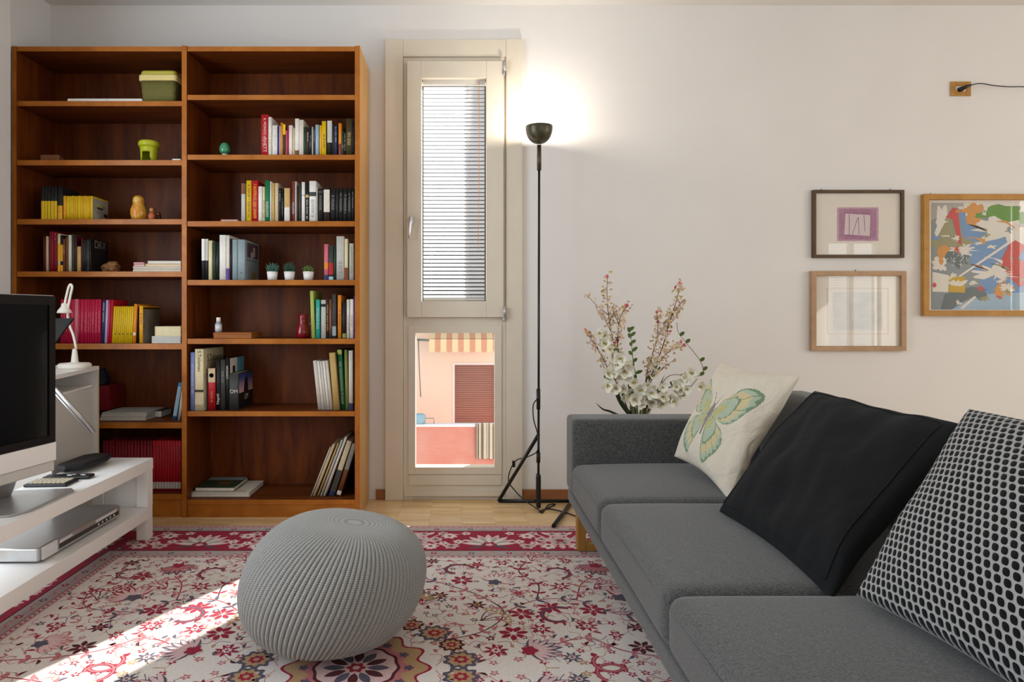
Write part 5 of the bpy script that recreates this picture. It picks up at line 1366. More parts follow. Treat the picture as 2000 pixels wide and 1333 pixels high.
def border_unit(fx_, s, L_):
    """one repeat of the main border; fx_ maps (along, across from the outer edge) to the floor"""
    def T(pts): return [fx_(s+a, b) for a, b in pts]
    mid = (B2+B3)/2
    def pet(a, b, R, n, dp, mi, lv, rot=0, sq=1.0): 
        pts = []
        for k in range(n*6):
            t = 2*PI*k/(n*6); r = R*(1-dp*(.5-.5*math.cos(n*t))); x, y = r*math.cos(t), r*math.sin(t)*sq
            pts.append((a+x*math.cos(rot)-y*math.sin(rot), b+x*math.sin(rot)+y*math.cos(rot)))
        rp_(T(pts), mi, lv)
    def lf(a, b, ln, wd, rot, mi, lv, bend=0):
        pts = []; n = 6
        for sg in (1, -1):
            for i in (range(n+1) if sg == 1 else range(n-1, 0, -1)):
                t = i/n; x = ln*t; y = sg*wd*math.sin(PI*t)**.8/2 + bend*math.sin(PI*t)
                pts.append((a+x*math.cos(rot)-y*math.sin(rot), b+x*math.sin(rot)+y*math.cos(rot)))
        rp_(T(pts), mi, lv)
    def st(P_, w_, mi, lv):
        P2 = catmull([(x, y, 0) for x, y in P_], 5); L1, R1 = [], []
        for i, p in enumerate(P2):
            t = (P2[min(i+1, len(P2)-1)]-P2[max(i-1, 0)]).normalized(); nn = Vector((-t.y, t.x, 0))*w_/2
            L1.append(fx_(s+p.x+nn.x, p.y+nn.y)); R1.append(fx_(s+p.x-nn.x, p.y-nn.y))
        if clipok(L1+R1):
            z = lift_(lv); rug.add([(x, y, z) for x, y in L1+R1], [(i, i+1, len(L1)+i+1, len(L1)+i) for i in range(len(L1)-1)], mi)
    # palmette: fan of petals opening outwards
    for k in range(9):
        a = PI*(k+.5)/9
        lf(0, mid+.055, .125*(1+.12*math.sin(a)), .036, -a, PP, 3); lf(0, mid+.055, .108, .020, -a, GR if k % 2 else CR, 4)
    pet(0, mid+.055, .036, 6, .25, CM, 5); pet(0, mid+.058, .018, 5, .3, PP, 6)
    lf(-.01, mid+.06, .09, .02, PI-.5, SL, 5); lf(.01, mid+.06, .09, .02, .5, SL, 5)
    for sg in (-1, 1):
        st([(sg*.10, mid-.01), (sg*.16, mid+.07), (sg*.24, mid+.03), (sg*.29, mid-.06), (sg*L_/2, mid)], .010, PP, 3)
        st([(sg*.13, mid-.08), (sg*.20, mid-.09), (sg*.25, mid-.04), (sg*.23, mid+.01)], .007, PP, 3)
        for (a, b, R, n) in ((.20, .035, .024, 5), (.30, .035, .030, 6), (.205, -.095, .026, 6), (.10, -.095, .024, 5), (.165, .075, .036, 6), (.175, -.06, .040, 7), (.235, -.015, .034, 6), (.255, .075, .040, 7), (.29, -.085, .030, 6), (.135, .015, .026, 5)):
            pet(sg*a, mid+b, R, n, .30, PP, 4, a*7); pet(sg*a, mid+b, R*.66, n, .3, GR if n == 6 else CR, 5, a*7); pet(sg*a, mid+b, R*.28, 5, .2, CM, 6)
    pet(L_/2, mid+.005, .062, 8, .28, PP, 4); pet(L_/2, mid+.005, .044, 8, .3, GR, 5); pet(L_/2, mid+.005, .022, 6, .3, CM, 6)
    for sg in (-1, 1):
        lf(L_/2, mid+sg*.05, .06, .03, sg*PI/2, PP, 4); lf(L_/2+.03, mid+sg*.07, .06, .022, sg*.8, CR, 4); lf(L_/2-.03, mid+sg*.07, .06, .022, PI-sg*.8, CR, 4)
    # small rosettes in both guard stripes and rows of dots
    for q in range(4):
        a = (q-1.5)*L_/4
        for bb_ in (.052, B3+.028):
            pet(a, bb_, .015, 5, .35, SL if q % 2 else CM, 3, q); pet(a, bb_, .006, 5, .2, PP, 4)
            st([(a+.02, bb_), (a+.05, bb_+.010), (a+.08, bb_-.008), (a+.12, bb_+.004)], .004, RO, 3)
            lf(a+.05, bb_, .02, .009, .6, RO, 3); lf(a+.09, bb_, .02, .009, -.6, SA, 3)
    nD = 22
    for q in range(nD):
        a = (q-nD/2+.5)*L_/nD
        rp_(T([(a-.006, .014), (a+.006, .014), (a+.006, .022), (a-.006, .022)]), CM if q % 2 else SL, 2)
        rp_(T([(a-.006, B4_-.015), (a+.006, B4_-.015), (a+.006, B4_-.007), (a-.006, B4_-.007)]), CM if q % 2 else SL, 2)
W_r = RX1-RX0; H_r = RY1-RY0
Lx = .63
for k in range(-2, 3):
    if abs(k) > 2: continue
for s in [0.117+Lx*k for k in range(-3, 2)]:
    if RX0+.36 < s < RX1-.3:
        border_unit(lambda a, b: (a, RY1-b), s, Lx); border_unit(lambda a, b: (a, RY0+b), s, Lx)
ny = 4; Ly = (H_r-.5)/ny
for k in range(ny):
    s = RY0+.25+Ly*(k+.5)
    border_unit(lambda a, b: (RX0+b, a), s, Ly); border_unit(lambda a, b: (RX1-b, a), s, Ly)
for sx_s, ox in ((1, RX0), (-1, RX1)):
    for sy_s, oy in ((1, RY0), (-1, RY1)):
        c0 = (ox+sx_s*.21, oy+sy_s*.21)
        petals(c0[0], c0[1], .11, 8, .3, PP, 7); petals(c0[0], c0[1], .085, 8, .3, GR, 8); petals(c0[0], c0[1], .05, 8, .3, CM, 9); petals(c0[0], c0[1], .02, 6, .3, PP, 10)
# --- motifs of the field, mirrored about the centre
def quad(fn):
    for sx in (1, -1):
        for sy in (1, -1): fn(sx, sy)
def M_(sx, sy, u_, v_): return (CXr+sx*u_, CYr+sy*v_)
def ang(sx, sy, a): return math.atan2(sy*math.sin(a), sx*math.cos(a))
def flower(sx, sy, u_, v_, R, n, c1, c2, rot=0.0):
    x, y = M_(sx, sy, u_, v_); rot = ang(sx, sy, rot)
    petals(x, y, R, n, .55, c1, 4, rot, p=.8); petals(x, y, R*.42, n, .4, c2, 6, rot); petals(x, y, R*.16, 5, .2, c1, 7, rot)
def star8(sx, sy, u_, v_, R, c1, rot=0.0):
    x, y = M_(sx, sy, u_, v_)
    for k in range(7):
        a = rot+2*PI*k/7; leaf(x+R*.18*math.cos(a), y+R*.18*math.sin(a), R*.85, R*.42, a, c1, 4)
def rosette(sx, sy, u_, v_, R, c1, c2, c3):
    x, y = M_(sx, sy, u_, v_); petals(x, y, R, 9, .22, c1, 4); petals(x, y, R*.74, 9, .25, c2, 5); petals(x, y, R*.42, 7, .25, c3, 6); petals(x, y, R*.18, 5, .2, c2, 7)
def palm(sx, sy, u_, v_, R, a0, c1, c2, c3):
    R *= .82
    x, y = M_(sx, sy, u_, v_)
    for k in range(9):
        a = a0+(k-4)*.30; an = ang(sx, sy, a); leaf(x, y, R*(1-.06*abs(k-4)), R*.26, an, c1, 4); leaf(x+R*.15*math.cos(an), y+R*.15*math.sin(an), R*.7, R*.13, an, c2, 5)
    petals(x, y, R*.26, 5, .3, c3, 6)
def paisley(sx, sy, u_, v_, R, a0, c1, c2):
    pts = []
    for k in range(11):
        t = k/10; a = a0+t*4.2; r = R*(1-.55*t); pts.append(M_(sx, sy, u_+r*math.cos(a), v_+r*math.sin(a)))
    stroke(pts, R*.22, c1, 4); stroke(pts, R*.09, c2, 5)
    for k in range(0, 10, 2):
        t = k/10; a = a0+t*4.2; r = R*(1.14-.55*t); x, y = M_(sx, sy, u_+r*math.cos(a), v_+r*math.sin(a)); petals(x, y, R*.12, 5, .4, c1, 5)
def vine(sx, sy, P_, c1, c2, nl=6, w_=.005, ll=.035):
    stroke([M_(sx, sy, a, b) for a, b in P_], w_, c1, 2)
    P2 = catmull([(a, b, 0) for a, b in P_], 5); st_ = max(1, len(P2)//nl)
    for i in range(2, len(P2)-1, st_):
        t = P2[i+1]-P2[i-1]; a = math.atan2(t.y, t.x)
        for sg in (1, -1):
            aa = a+sg*.9; x, y = M_(sx, sy, P2[i].x, P2[i].y); leaf(x, y, ll, ll*.42, ang(sx, sy, aa), c2, 3)
def spray(sx, sy, u_, v_, a0, n, ln, c1, c2):
    for k in range(n):
        a = a0+(k-(n-1)/2)*.42; e = (u_+ln*math.cos(a), v_+ln*math.sin(a))
        stroke([M_(sx, sy, u_, v_), M_(sx, sy, u_+ln*.5*math.cos(a+.12), v_+ln*.5*math.sin(a+.12)), M_(sx, sy, *e)], .004, c1, 2)
        x, y = M_(sx, sy, *e); petals(x, y, .021, 6, .5, c2, 4, a); petals(x, y, .008, 5, .3, CR, 6)
def draw(sx, sy):
    sd = random.Random(77)
    # inner ring
    for k in range(5):
        a = (k+.5)*PI/10; rosette(sx, sy, .30*math.cos(a), .30*math.sin(a), .042 if k % 2 else .055, DR if k % 2 else SL, SA, CM)
    palm(sx, sy, .50, .10, .13, 0.2, SL, PP, CM); palm(sx, sy, .14, .46, .12, 1.35, SL, SA, CM); palm(sx, sy, .42, .62, .13, 1.1, RO, CR, SL)
    palm(sx, sy, .86, .48, .15, .75, CM, PP, SL); palm(sx, sy, .98, .14, .12, 2.9, RO, PP, SL); palm(sx, sy, .83, .79, .13, 4.4, SL, RO, CM)
    paisley(sx, sy, .62, .33, .075, 1.0, CM, SL); paisley(sx, sy, .98, .72, .07, 3.6, DR, RO); paisley(sx, sy, .28, .74, .07, .3, SL, CM); paisley(sx, sy, .66, .72, .065, 5.0, CM, SL); paisley(sx, sy, .73, .02, .06, 2.2, CM, RO)
    vine(sx, sy, [(.2, .15), (.36, .22), (.44, .36), (.36, .50), (.24, .60)], DR, RO, 7); vine(sx, sy, [(.44, .36), (.56, .46), (.70, .46), (.80, .36), (.92, .32)], CM, SL, 7)
    vine(sx, sy, [(.55, .12), (.68, .18), (.78, .10), (.90, .06), (1.04, .04)], CM, RO, 6); vine(sx, sy, [(.56, .46), (.58, .60), (.52, .72), (.56, .84)], DR, CM, 5)
    vine(sx, sy, [(.24, .60), (.14, .68), (.10, .80), (.02, .86)], CM, SL, 5); vine(sx, sy, [(.80, .36), (.98, .40), (1.04, .52), (1.0, .62)], SL, CM, 5); vine(sx, sy, [(.70, .46), (.74, .60), (.80, .68)], CM, RO, 4)
    for (a, b, R, n, c1, c2, ro) in ((.40, .10, .040, 8, CM, CR, .2), (.24, .22, .034, 7, CM, SA, 0), (.35, .42, .036, 7, DR, SA, .1), (.08, .33, .034, 8, CM, SA, .3), (.55, .24, .036, 7, CM, CR, .3), (.50, .52, .034, 7, RO, CM, 0),
        (.70, .26, .038, 8, CM, CR, .2), (.78, .20, .026, 6, CM, CR, 0), (.86, .25, .034, 7, DR, RO, .4), (.66, .58, .040, 7, CM, CR, .2), (.22, .50, .034, 7, DR, SA, .3), (.36, .80, .034, 7, CM, RO, .3), (.08, .60, .036, 6, DR, SA, .3),
        (.18, .84, .032, 7, DR, RO, .1), (.46, .82, .030, 6, CM, CR, 0), (.94, .58, .034, 7, CM, CR, .3), (1.03, .82, .034, 6, DR, RO, 0), (.72, .84, .030, 7, CM, CR, .5), (1.0, .26, .030, 6, CM, CR, 0), (.62, .06, .032, 8, SL, PP, .4)):
        flower(sx, sy, a, b, R, n, c1, c2, ro)
    for (a, b, R, c1, ro) in ((.46, .21, .048, CM, .2), (.60, .40, .046, CM, 0), (.30, .64, .044, CM, .5), (.74, .38, .046, CM, .2), (.92, .68, .044, CM, .6), (.06, .72, .04, CM, .3), (.50, .35, .044, CM, .9), (.84, .12, .042, DR, .1)):
        star8(sx, sy, a, b, R, c1, ro)
    spray(sx, sy, .58, .84, 1.0, 4, .09, CM, RO); spray(sx, sy, .98, .46, 1.4, 4, .09, DR, CM); spray(sx, sy, .36, .30, .6, 4, .09, DR, SA); spray(sx, sy, .78, .56, .3, 5, .09, CM, RO); spray(sx, sy, .16, .42, 1.2, 4, .08, CM, SL)
    # small scattered buds fill the ground
    pts = []
    for k in range(1500):
        a, b = sd.uniform(.02, 1.10), sd.uniform(.02, .865)
        if a*a+b*b < .052 or any((a-p)**2+(b-q)**2 < .0011 for p, q in pts): continue
        pts.append((a, b)); c1 = sd.choice([CM, CM, CM, RO, SL, DR, RO, SA]); x, y = M_(sx, sy, a, b); t = sd.random()
        if t < .45: petals(x, y, sd.uniform(.010, .017), 5, .5, c1, 3, sd.uniform(0, 3)); petals(x, y, .006, 5, .2, PP, 5)
        elif t < .8:
            an = ang(sx, sy, sd.uniform(0, 6.28)); leaf(x, y, .032, .011, an, c1, 3, .005); leaf(x, y, .026, .008, an+1.0*sx*sy, RO, 3)
        else: ellipse(x, y, .011, .006, sd.uniform(0, 3), c1, 3)
        a2 = sd.uniform(0, 6.28); stroke([M_(sx, sy, a, b), M_(sx, sy, a+.03*math.cos(a2), b+.03*math.sin(a2)), M_(sx, sy, a+.05*math.cos(a2+.8), b+.05*math.sin(a2+.8))], .0026, sd.choice([RO, RO, SL, SA]), 2)
quad(draw)
# medallion
petals(CXr, CYr, .215, 12, .16, CM, 2); petals(CXr, CYr, .205, 12, .16, SA, 3); petals(CXr, CYr, .165, 12, .2, RO, 4); petals(CXr, CYr, .125, 12, .05, DR, 5); petals(CXr, CYr, .115, 12, .05, PP, 6)
for k in range(12):
    a = 2*PI*k/12; leaf(CXr+.03*math.cos(a), CYr+.03*math.sin(a), .065, .028, a, DR if k % 2 else SL, 7); petals(CXr+.148*math.cos(a), CYr+.148*math.sin(a), .016, 5, .4, SL, 7)
petals(CXr, CYr, .028, 6, .3, CM, 8); petals(CXr, CYr, .012, 6, .3, PP, 9)
tag(rug.build('rug', RM, recalc=False), 'large cream and crimson floral oriental rug on the parquet', 'rug')
# ------------------------------------------------------------------ cushions on the sofa
def cushion(c00, c10, c01, c11, T, pinch, n, seed, paint=None, wrinkle=.003, expo=.42):
    """pillow between four corners; paint(u,v) returns a material number for the front"""
    c00, c10, c01, c11 = map(Vector, (c00, c10, c01, c11)); rn = random.Random(seed)
    nrm_ = (c10-c00).cross(c01-c00).normalized()
    if nrm_.x > 0: nrm_ = -nrm_
    off = Vector((rn.uniform(0, 9), rn.uniform(0, 9), 0))
    def P(u, v, side):
        uu = u + pinch*math.sin(PI*v)*(.5-u)*2*abs(2*u-1)**1.5; vv = v + pinch*math.sin(PI*u)*(.5-v)*2*abs(2*v-1)**1.5
        b = c00*(1-uu)*(1-vv) + c10*uu*(1-vv) + c01*(1-uu)*vv + c11*uu*vv
        e = (max(0, 4*u*(1-u))**expo) * (max(0, 4*v*(1-v))**expo)
        w = mnoise.noise(Vector((u*3.2, v*3.2, 0))+off)*2 + mnoise.noise(Vector((u*9, v*4+u*3, 2))+off)
        return b + nrm_*(T*e*side + wrinkle*w*min(1, e*2))
    vs, fs, ms, uvs = [], [], [], []
    N1 = n+1
    for side in (1, -.85):
        for i in range(N1):
            for j in range(N1):
                su = .5-.5*math.cos(PI*i/n); sv = .5-.5*math.cos(PI*j/n)
                su = .6*i/n+.4*su; sv = .6*j/n+.4*sv
                vs.append(P(su, sv, side)); uvs.append((su, sv))
    for s in (0, 1):
        for i in range(n):
            for j in range(n):
                a = s*N1*N1 + i*N1+j; f = (a, a+N1, a+N1+1, a+1); fs.append(f if s == 0 else f[::-1])
                uc = (uvs[a][0]+uvs[a+N1+1][0])/2; vc = (uvs[a][1]+uvs[a+N1+1][1])/2
                ms.append(paint(uc, vc) if (paint and s == 0) else 0)
    me = bpy.data.meshes.new('cushion'); me.from_pydata(vs, [], fs)
    ul = me.uv_layers.new(name='UVMap')
    for p in me.polygons:
        p.use_smooth = True; p.material_index = ms[p.index]
        for li in p.loop_indices: ul.data[li].uv = uvs[me.loops[li].vertex_index]
    b = bmesh.new(); b.from_mesh(me); bmesh.ops.remove_doubles(b, verts=b.verts, dist=2e-5); bmesh.ops.recalc_face_normals(b, faces=b.faces); b.to_mesh(me); b.free()
    o = bpy.data.objects.new('cushion', me); COL.objects.link(o); return o, P

def inpoly(x, y, pts):
    c = False; j = len(pts)-1
    for i in range(len(pts)):
        if (pts[i][1] > y) != (pts[j][1] > y) and x < (pts[j][0]-pts[i][0])*(y-pts[i][1])/(pts[j][1]-pts[i][1])+pts[i][0]: c = not c
        j = i
    return c
UW = catmull([(0.015, .00, 0), (.06, .09, 0), (.15, .19, 0), (.27, .27, 0), (.40, .28, 0), (.445, .24, 0), (.42, .14, 0), (.35, .04, 0), (.24, -.035, 0), (.12, -.045, 0), (.02, -.02, 0)], 5)
LW = catmull([(0.012, -.01, 0), (.12, -.05, 0), (.22, -.09, 0), (.27, -.16, 0), (.25, -.25, 0), (.19, -.33, 0), (.13, -.38, 0), (.09, -.34, 0), (.05, -.22, 0), (.015, -.10, 0)], 5)
UW = [(p.x, p.y) for p in UW]; LW = [(p.x, p.y) for p in LW]
def inwing(x, y, W__, k, cx, cy): return inpoly(cx+(x-cx)/k, cy+(y-cy)/k, W__)
def butterfly(u_, v_):
    x, y = (u_-.405)/1.10, (v_-.475)/1.08
    # body and feelers
    if abs(x) < .012 and -.19 < y < .075: return 4
    if abs(x) < .018 and -.03 < y < .05: return 4
    ax = abs(x)
    if y > .07 and y < .165 and abs(ax-(.012+.035*((y-.07)/.095)**1.6)) < .0035: return 4
    rip = .012*math.sin(math.atan2(y, ax)*44)
    for W__, cx, cy in ((UW, .03, .01), (LW, .03, -.03)):
        if inwing(ax, y, W__, 1.0, cx, cy):
            a = math.atan2(y-cy, ax-cx); r = math.hypot(ax-cx, y-cy)
            vein = abs(math.sin(a*11)) < .10
            if not inwing(ax+rip, y, W__, .93, cx, cy): return 2
            if not inwing(ax+rip, y, W__, .82, cx, cy): return 1 if not vein else 2
            if not inwing(ax, y+rip*.7, W__, .62, cx, cy): return 2 if vein else 3
            if not inwing(ax, y, W__, .57, cx, cy): return 2
            if not inwing(ax, y, W__, .32, cx, cy): return 1 if not vein else 3
            return 5 if not vein else 2
    return 0
pm = [M_linen, fabric_mat('print_sage', (158, 178, 158), (184, 196, 174), 600, .25, sheen=.1), fabric_mat('print_green', (104, 132, 106), (136, 158, 130), 600, .25, sheen=.1),
      fabric_mat('print_sand', (196, 182, 138), (214, 200, 160), 600, .25, sheen=.1), fabric_mat('print_mauve', (128, 118, 120), (150, 140, 140), 600, .25, sheen=.1), fabric_mat('print_olive', (178, 174, 118), (194, 190, 138), 600, .25, sheen=.1)]
def pt(px, py, Y): return (PX(px, Y), Y, PZ(py, Y))
o, P = cushion(pt(1317, 892, 2.60), pt(1424, 980, 2.24), pt(1408, 706, 2.74), pt(1562, 736, 2.33), .066, .05, 170, 3, butterfly, .0065)
for m_ in pm: o.data.materials.append(m_)
tag(o, 'cream linen cushion printed with a green butterfly, against the far arm', 'cushion')
o, P = cushion(pt(1405, 1000, 2.02), pt(1624, 1172, 1.455), pt(1592, 764, 2.18), pt(1884, 830, 1.62), .075, .03, 60, 8, None, .009)
o.data.materials.append(M_dark); tag(o, 'large plain charcoal cushion leaning in the middle of the sofa', 'cushion')
# flat flange with a stitched line round the charcoal cushion
fl_ = MB(); ring = []
def edge_loop(inset, n=40):
    L_ = []
    for k in range(n): L_.append((inset+(1-2*inset)*k/n, inset))
    for k in range(n): L_.append((1-inset, inset+(1-2*inset)*k/n))
    for k in range(n): L_.append((1-inset-(1-2*inset)*k/n, 1-inset))
    for k in range(n): L_.append((inset, 1-inset-(1-2*inset)*k/n))
    return L_
ps = [P(a, b, 1)+Vector((-.0008, 0, .0003)) for a, b in edge_loop(.045)]; ps.append(ps[0]); fl_.tube(ps, .0022, 5)
fl_.build('flange_seam', M_dark, o)
def dotted():
    m = bpy.data.materials.new('black_on_grey_knit'); m.use_nodes = True
    nt = m.node_tree; N = nt.nodes; L = nt.links; b = N['Principled BSDF']
    b.inputs['Roughness'].default_value = .95; b.inputs['Specular IOR Level'].default_value = .1; b.inputs['Sheen Weight'].default_value = .1
    uv = N.new('ShaderNodeUVMap'); uv.uv_map = 'UVMap'; sp = N.new('ShaderNodeSeparateXYZ'); L.new(uv.outputs[0], sp.inputs[0])
    def mth(op, a, b_=None, c=None):
        n = N.new('ShaderNodeMath'); n.operation = op
        for i, x in enumerate((a, b_, c)):
            if x is None: continue
            if isinstance(x, (int, float)): n.inputs[i].default_value = x
            else: L.new(x, n.inputs[i])
        return n.outputs[0]
    NU, NV_ = 30, 30
    v = mth('MULTIPLY', sp.outputs['Y'], NV_); rowi = mth('FLOOR', v)
    u = mth('ADD', mth('MULTIPLY', sp.outputs['X'], NU), mth('MULTIPLY', rowi, .5))
    fu = mth('SUBTRACT', mth('FRACT', u), .5); fv = mth('SUBTRACT', mth('FRACT', v), .5)
    fu2 = mth('ADD', fu, mth('MULTIPLY', fv, .25))
    d = mth('ADD', mth('POWER', mth('ABSOLUTE', mth('DIVIDE', fu2, .36)), 2.6), mth('POWER', mth('ABSOLUTE', mth('DIVIDE', fv, .42)), 2.6))
    mask = mth('LESS_THAN', d, 1.0)
    mx = N.new('ShaderNodeMixRGB'); L.new(mask, mx.inputs['Fac']); mx.inputs[1].default_value = S(164, 164, 162); mx.inputs[2].default_value = S(22, 22, 24)
    L.new(mx.outputs[0], b.inputs['Base Color'])
    bp = N.new('ShaderNodeBump'); bp.inputs['Strength'].default_value = .5; bp.inputs['Distance'].default_value = .003; L.new(mth('MINIMUM', d, 2.0), bp.inputs['Height'])
    tc = N.new('ShaderNodeTexCoord'); nz = N.new('ShaderNodeTexNoise'); nz.inputs['Scale'].default_value = 500; L.new(tc.outputs['Object'], nz.inputs['Vector'])
    b2 = N.new('ShaderNodeBump'); b2.inputs['Strength'].default_value = .3; b2.inputs['Distance'].default_value = .002; L.new(nz.outputs['Fac'], b2.inputs['Height']); L.new(bp.outputs[0], b2.inputs['Normal']); L.new(b2.outputs[0], b.inputs['Normal'])
    return m
c0, c1, c2 = Vector(pt(1672, 1163, 1.405)), Vector((.850, .86, .425)), Vector(pt(1893, 799, 1.49))
o, P = cushion(c0, c1, c2, (1.155, .93, .80), .075, .03, 60, 14, None, .003)
o.data.materials.append(dotted()); tag(o, 'cushion with black dots on pale grey knit, nearest the viewer', 'cushion')

# ------------------------------------------------------------------ pictures on the far wall
def picture(name, x0, x1, z0, z1, fw, fd, mf, label, hooks):
    r = thing(name, ((x0+x1)/2, 3.7295, z0), label, 'framed picture', 'framed pictures on the far wall')
    y1 = 3.7290; y0 = y1-fd
    g = MB(); frame4(g, x0, x1, z0, z1, fw, y0, y1); g.build('picture_frame', mf, r, bevel=.0012)
    g = MB(); g.box(x0+fw, x1-fw, y1-.008, y1-.004, z0+fw, z1-fw); g.build('mat_board', mat('passepartout', (226, 220, 208), .9), r)
    g = MB(); g.box(x0+fw, x1-fw, y1-.0125, y1-.0105, z0+fw, z1-fw); g.build('glass_pane', M_picglass, r)
    for hx_ in hooks:
        g = MB(); g.tube([(hx_, y1-.004, z1), (hx_, y1-.004, z1+.008)], .0025, 8); g.build('hanging_hook', M_bronze, r)
    return r, y1-.0083
def wq(px): return PX(px, 3.715)
def zq_(py): return PZ(py, 3.715)
def flat(name, pts, y, m_, par, lv=0):
    g = MB(); g.poly([(x, y-.00012*lv, z) for x, z in pts]); return g.build(name, m_, par, recalc=False)
r1, yb = picture('picture', wq(1587), wq(1765), zq_(504), zq_(371.5), .017, .022, M_darkframe, 'small dark framed picture of a purple square print, hung topmost', [wq(1606), wq(1741)])
mg = MB(); rn = random.Random(2)
def jag(x0, x1, z0, z1, j, n=26):
    pts = []
    for k in range(n): pts.append((x0+(x1-x0)*k/n, z0+rn.uniform(-j, j)))
    for k in range(n): pts.append((x1+rn.uniform(-j, j), z0+(z1-z0)*k/n))
    for k in range(n): pts.append((x1-(x1-x0)*k/n, z1+rn.uniform(-j, j)))
    for k in range(n): pts.append((x0+rn.uniform(-j, j), z1-(z1-z0)*k/n))
    return pts
LC = [0]
def lay(mb, pts, y, lv, mi):
    LC[0] += 1; mb.poly([(x, y-.00016*lv-(LC[0] % 50)*2.0e-6, z) for x, z in pts], mi)
lay(mg, jag(wq(1636), wq(1717), zq_(471), zq_(405), .0012), yb, 1, 0)
lay(mg, jag(wq(1640), wq(1713), zq_(468), zq_(408), .0018), yb, 2, 1)
lay(mg, [(wq(1650), zq_(458)), (wq(1700), zq_(461)), (wq(1701), zq_(420)), (wq(1652), zq_(417))], yb, 3, 2)
for a, b, c_, d_ in ((1659, 418, 1659, 460), (1676, 425, 1665, 459), (1677, 424, 1678, 459), (1688, 420, 1690, 452), (1654, 458, 1698, 454)):
    lay(mg, [(wq(a), zq_(b)), (wq(a+1), zq_(b)), (wq(c_+1), zq_(d_)), (wq(c_), zq_(d_))], yb, 4, 3)
for k in range(26):
    zz_ = zq_(406+k*2.5)
    for a, b in ((1636.5, 1650), (1702, 1716.5)):
        lay(mg, [(wq(a), zz_), (wq(b), zz_+.001), (wq(b), zz_+.002), (wq(a), zz_+.0012)], yb, 4, 4)
for k in range(24):
    xx_ = wq(1639+k*3.2)
    for a, b in ((406, 415), (462, 470)): lay(mg, [(xx_, zq_(a)), (xx_+.001, zq_(a)), (xx_+.0012, zq_(b)), (xx_, zq_(b))], yb, 4, 4)
mg.build('etching', [mat('ink_mauve', (190, 150, 170), .9), mat('ink_purple', (150, 92, 130), .9, rgb2=(166, 112, 146), nscale=80), mat('ink_pale', (212, 196, 200), .9), mat('ink_line', (96, 60, 84), .9), mat('ink_pale_lilac', (206, 176, 196), .9)], r1, recalc=False)
r2, yb = picture('picture', wq(1583), wq(1767.5), zq_(685.5), zq_(530), .026, .028, M_lightframe, 'pale wood framed picture with a thin-lined print, hung below the purple one', [wq(1673)])
mg = MB(); frame4(mg, wq(1616.5), wq(1736), zq_(653), zq_(563.5), .0012, yb-.0006, yb-.0001)
mg.build('plate_mark', mat('plate_line', (140, 128, 104), .9), r2)
mg = MB(); lay(mg, jag(wq(1628), wq(1725), zq_(645), zq_(571), .0006), yb, 2, 0); mg.build('print_sheet', mat('print_paper', (216, 214, 206), .9, rgb2=(196, 196, 190), nscale=14), r2, recalc=False)
r3, yb = picture('picture', wq(1801), wq(2126), zq_(617.5), zq_(380), .030, .030, M_goldframe, 'large golden framed colourful abstract print cut by the right edge', [wq(1820.5), wq(2106)])
ax0_, ax1_, az0_, az1_ = wq(1820), wq(2108), zq_(605), zq_(396)
cols_ = [mat('art_slate', (140, 150, 154), .9), mat('art_red', (200, 88, 82), .9), mat('art_blue', (118, 154, 196), .9), mat('art_white', (224, 220, 210), .9), mat('art_green', (106, 152, 74), .9), mat('art_orange', (212, 152, 86), .9),
         mat('art_ochre', (200, 164, 62), .9), mat('art_olive', (156, 152, 118), .9), mat('art_light_blue', (158, 186, 206), .9), mat('art_grey', (172, 170, 164), .9), mat('art_dark', (104, 116, 120), .9)]  # palette paled: wash of glass reflections put into the print colours
sl_, rd_, bl_, wh_, gr_, or_, oc_, ol_, lb_, gy_, dk_ = range(11)
ag = MB(); lay(ag, [(ax0_, az0_), (ax1_, az0_), (ax1_, az1_), (ax0_, az1_)], yb, 1, gy_)
def ap(px, py):  return (max(ax0_, min(ax1_, wq(px))), max(az0_, min(az1_, zq_(py))))
def shp(pts, mi, lv): lay(ag, [ap(a, b) for a, b in pts], yb, lv, mi)
def blob(cx, cy, rx, ry, mi, lv, rough=.35, n=22, f=2.2, seed=0):
    pts = []
    for k in range(n):
        t = 2*PI*k/n; q = 1+rough*mnoise.noise(Vector((math.cos(t)*f+seed, math.sin(t)*f, seed*1.7)))*2; pts.append((cx+rx*q*math.cos(t), cy+ry*q*math.sin(t)))
    shp(pts, mi, lv)
shp([(1820, 430), (1900, 400), (2000, 470), (1960, 560), (1900, 605), (1820, 605)], sl_, 2); shp([(1870, 405), (1920, 440), (1990, 470), (2110, 450), (2110, 560), (1940, 600), (1900, 520)], bl_, 3)
shp([(1900, 396), (2110, 396), (2110, 412), (1930, 414)], wh_, 3); blob(1839, 435, 13, 32, wh_, 5, seed=1); shp([(1848, 425), (1862, 405), (1872, 408), (1880, 480), (1872, 474), (1862, 428)], rd_, 6); shp([(1846, 436), (1860, 430), (1866, 462), (1828, 470)], ol_, 5)
blob(1903, 424, 16, 22, or_, 6, .5, seed=2); blob(1898, 408, 22, 12, wh_, 5, .5, seed=3); blob(1960, 420, 50, 14, gr_, 6, .6, 30, seed=4); blob(1938, 440, 26, 12, wh_, 7, .5, seed=5); blob(1975, 450, 56, 22, wh_, 6, .5, 30, seed=6)
shp([(1820, 470), (1880, 462), (1905, 474), (1880, 486), (1820, 482)], ol_, 5); blob(1846, 492, 14, 12, or_, 6, .3, seed=7); blob(1882, 488, 24, 8, wh_, 7, .6, 34, 4, seed=8); blob(1870, 505, 22, 16, dk_, 6, .4, seed=9)
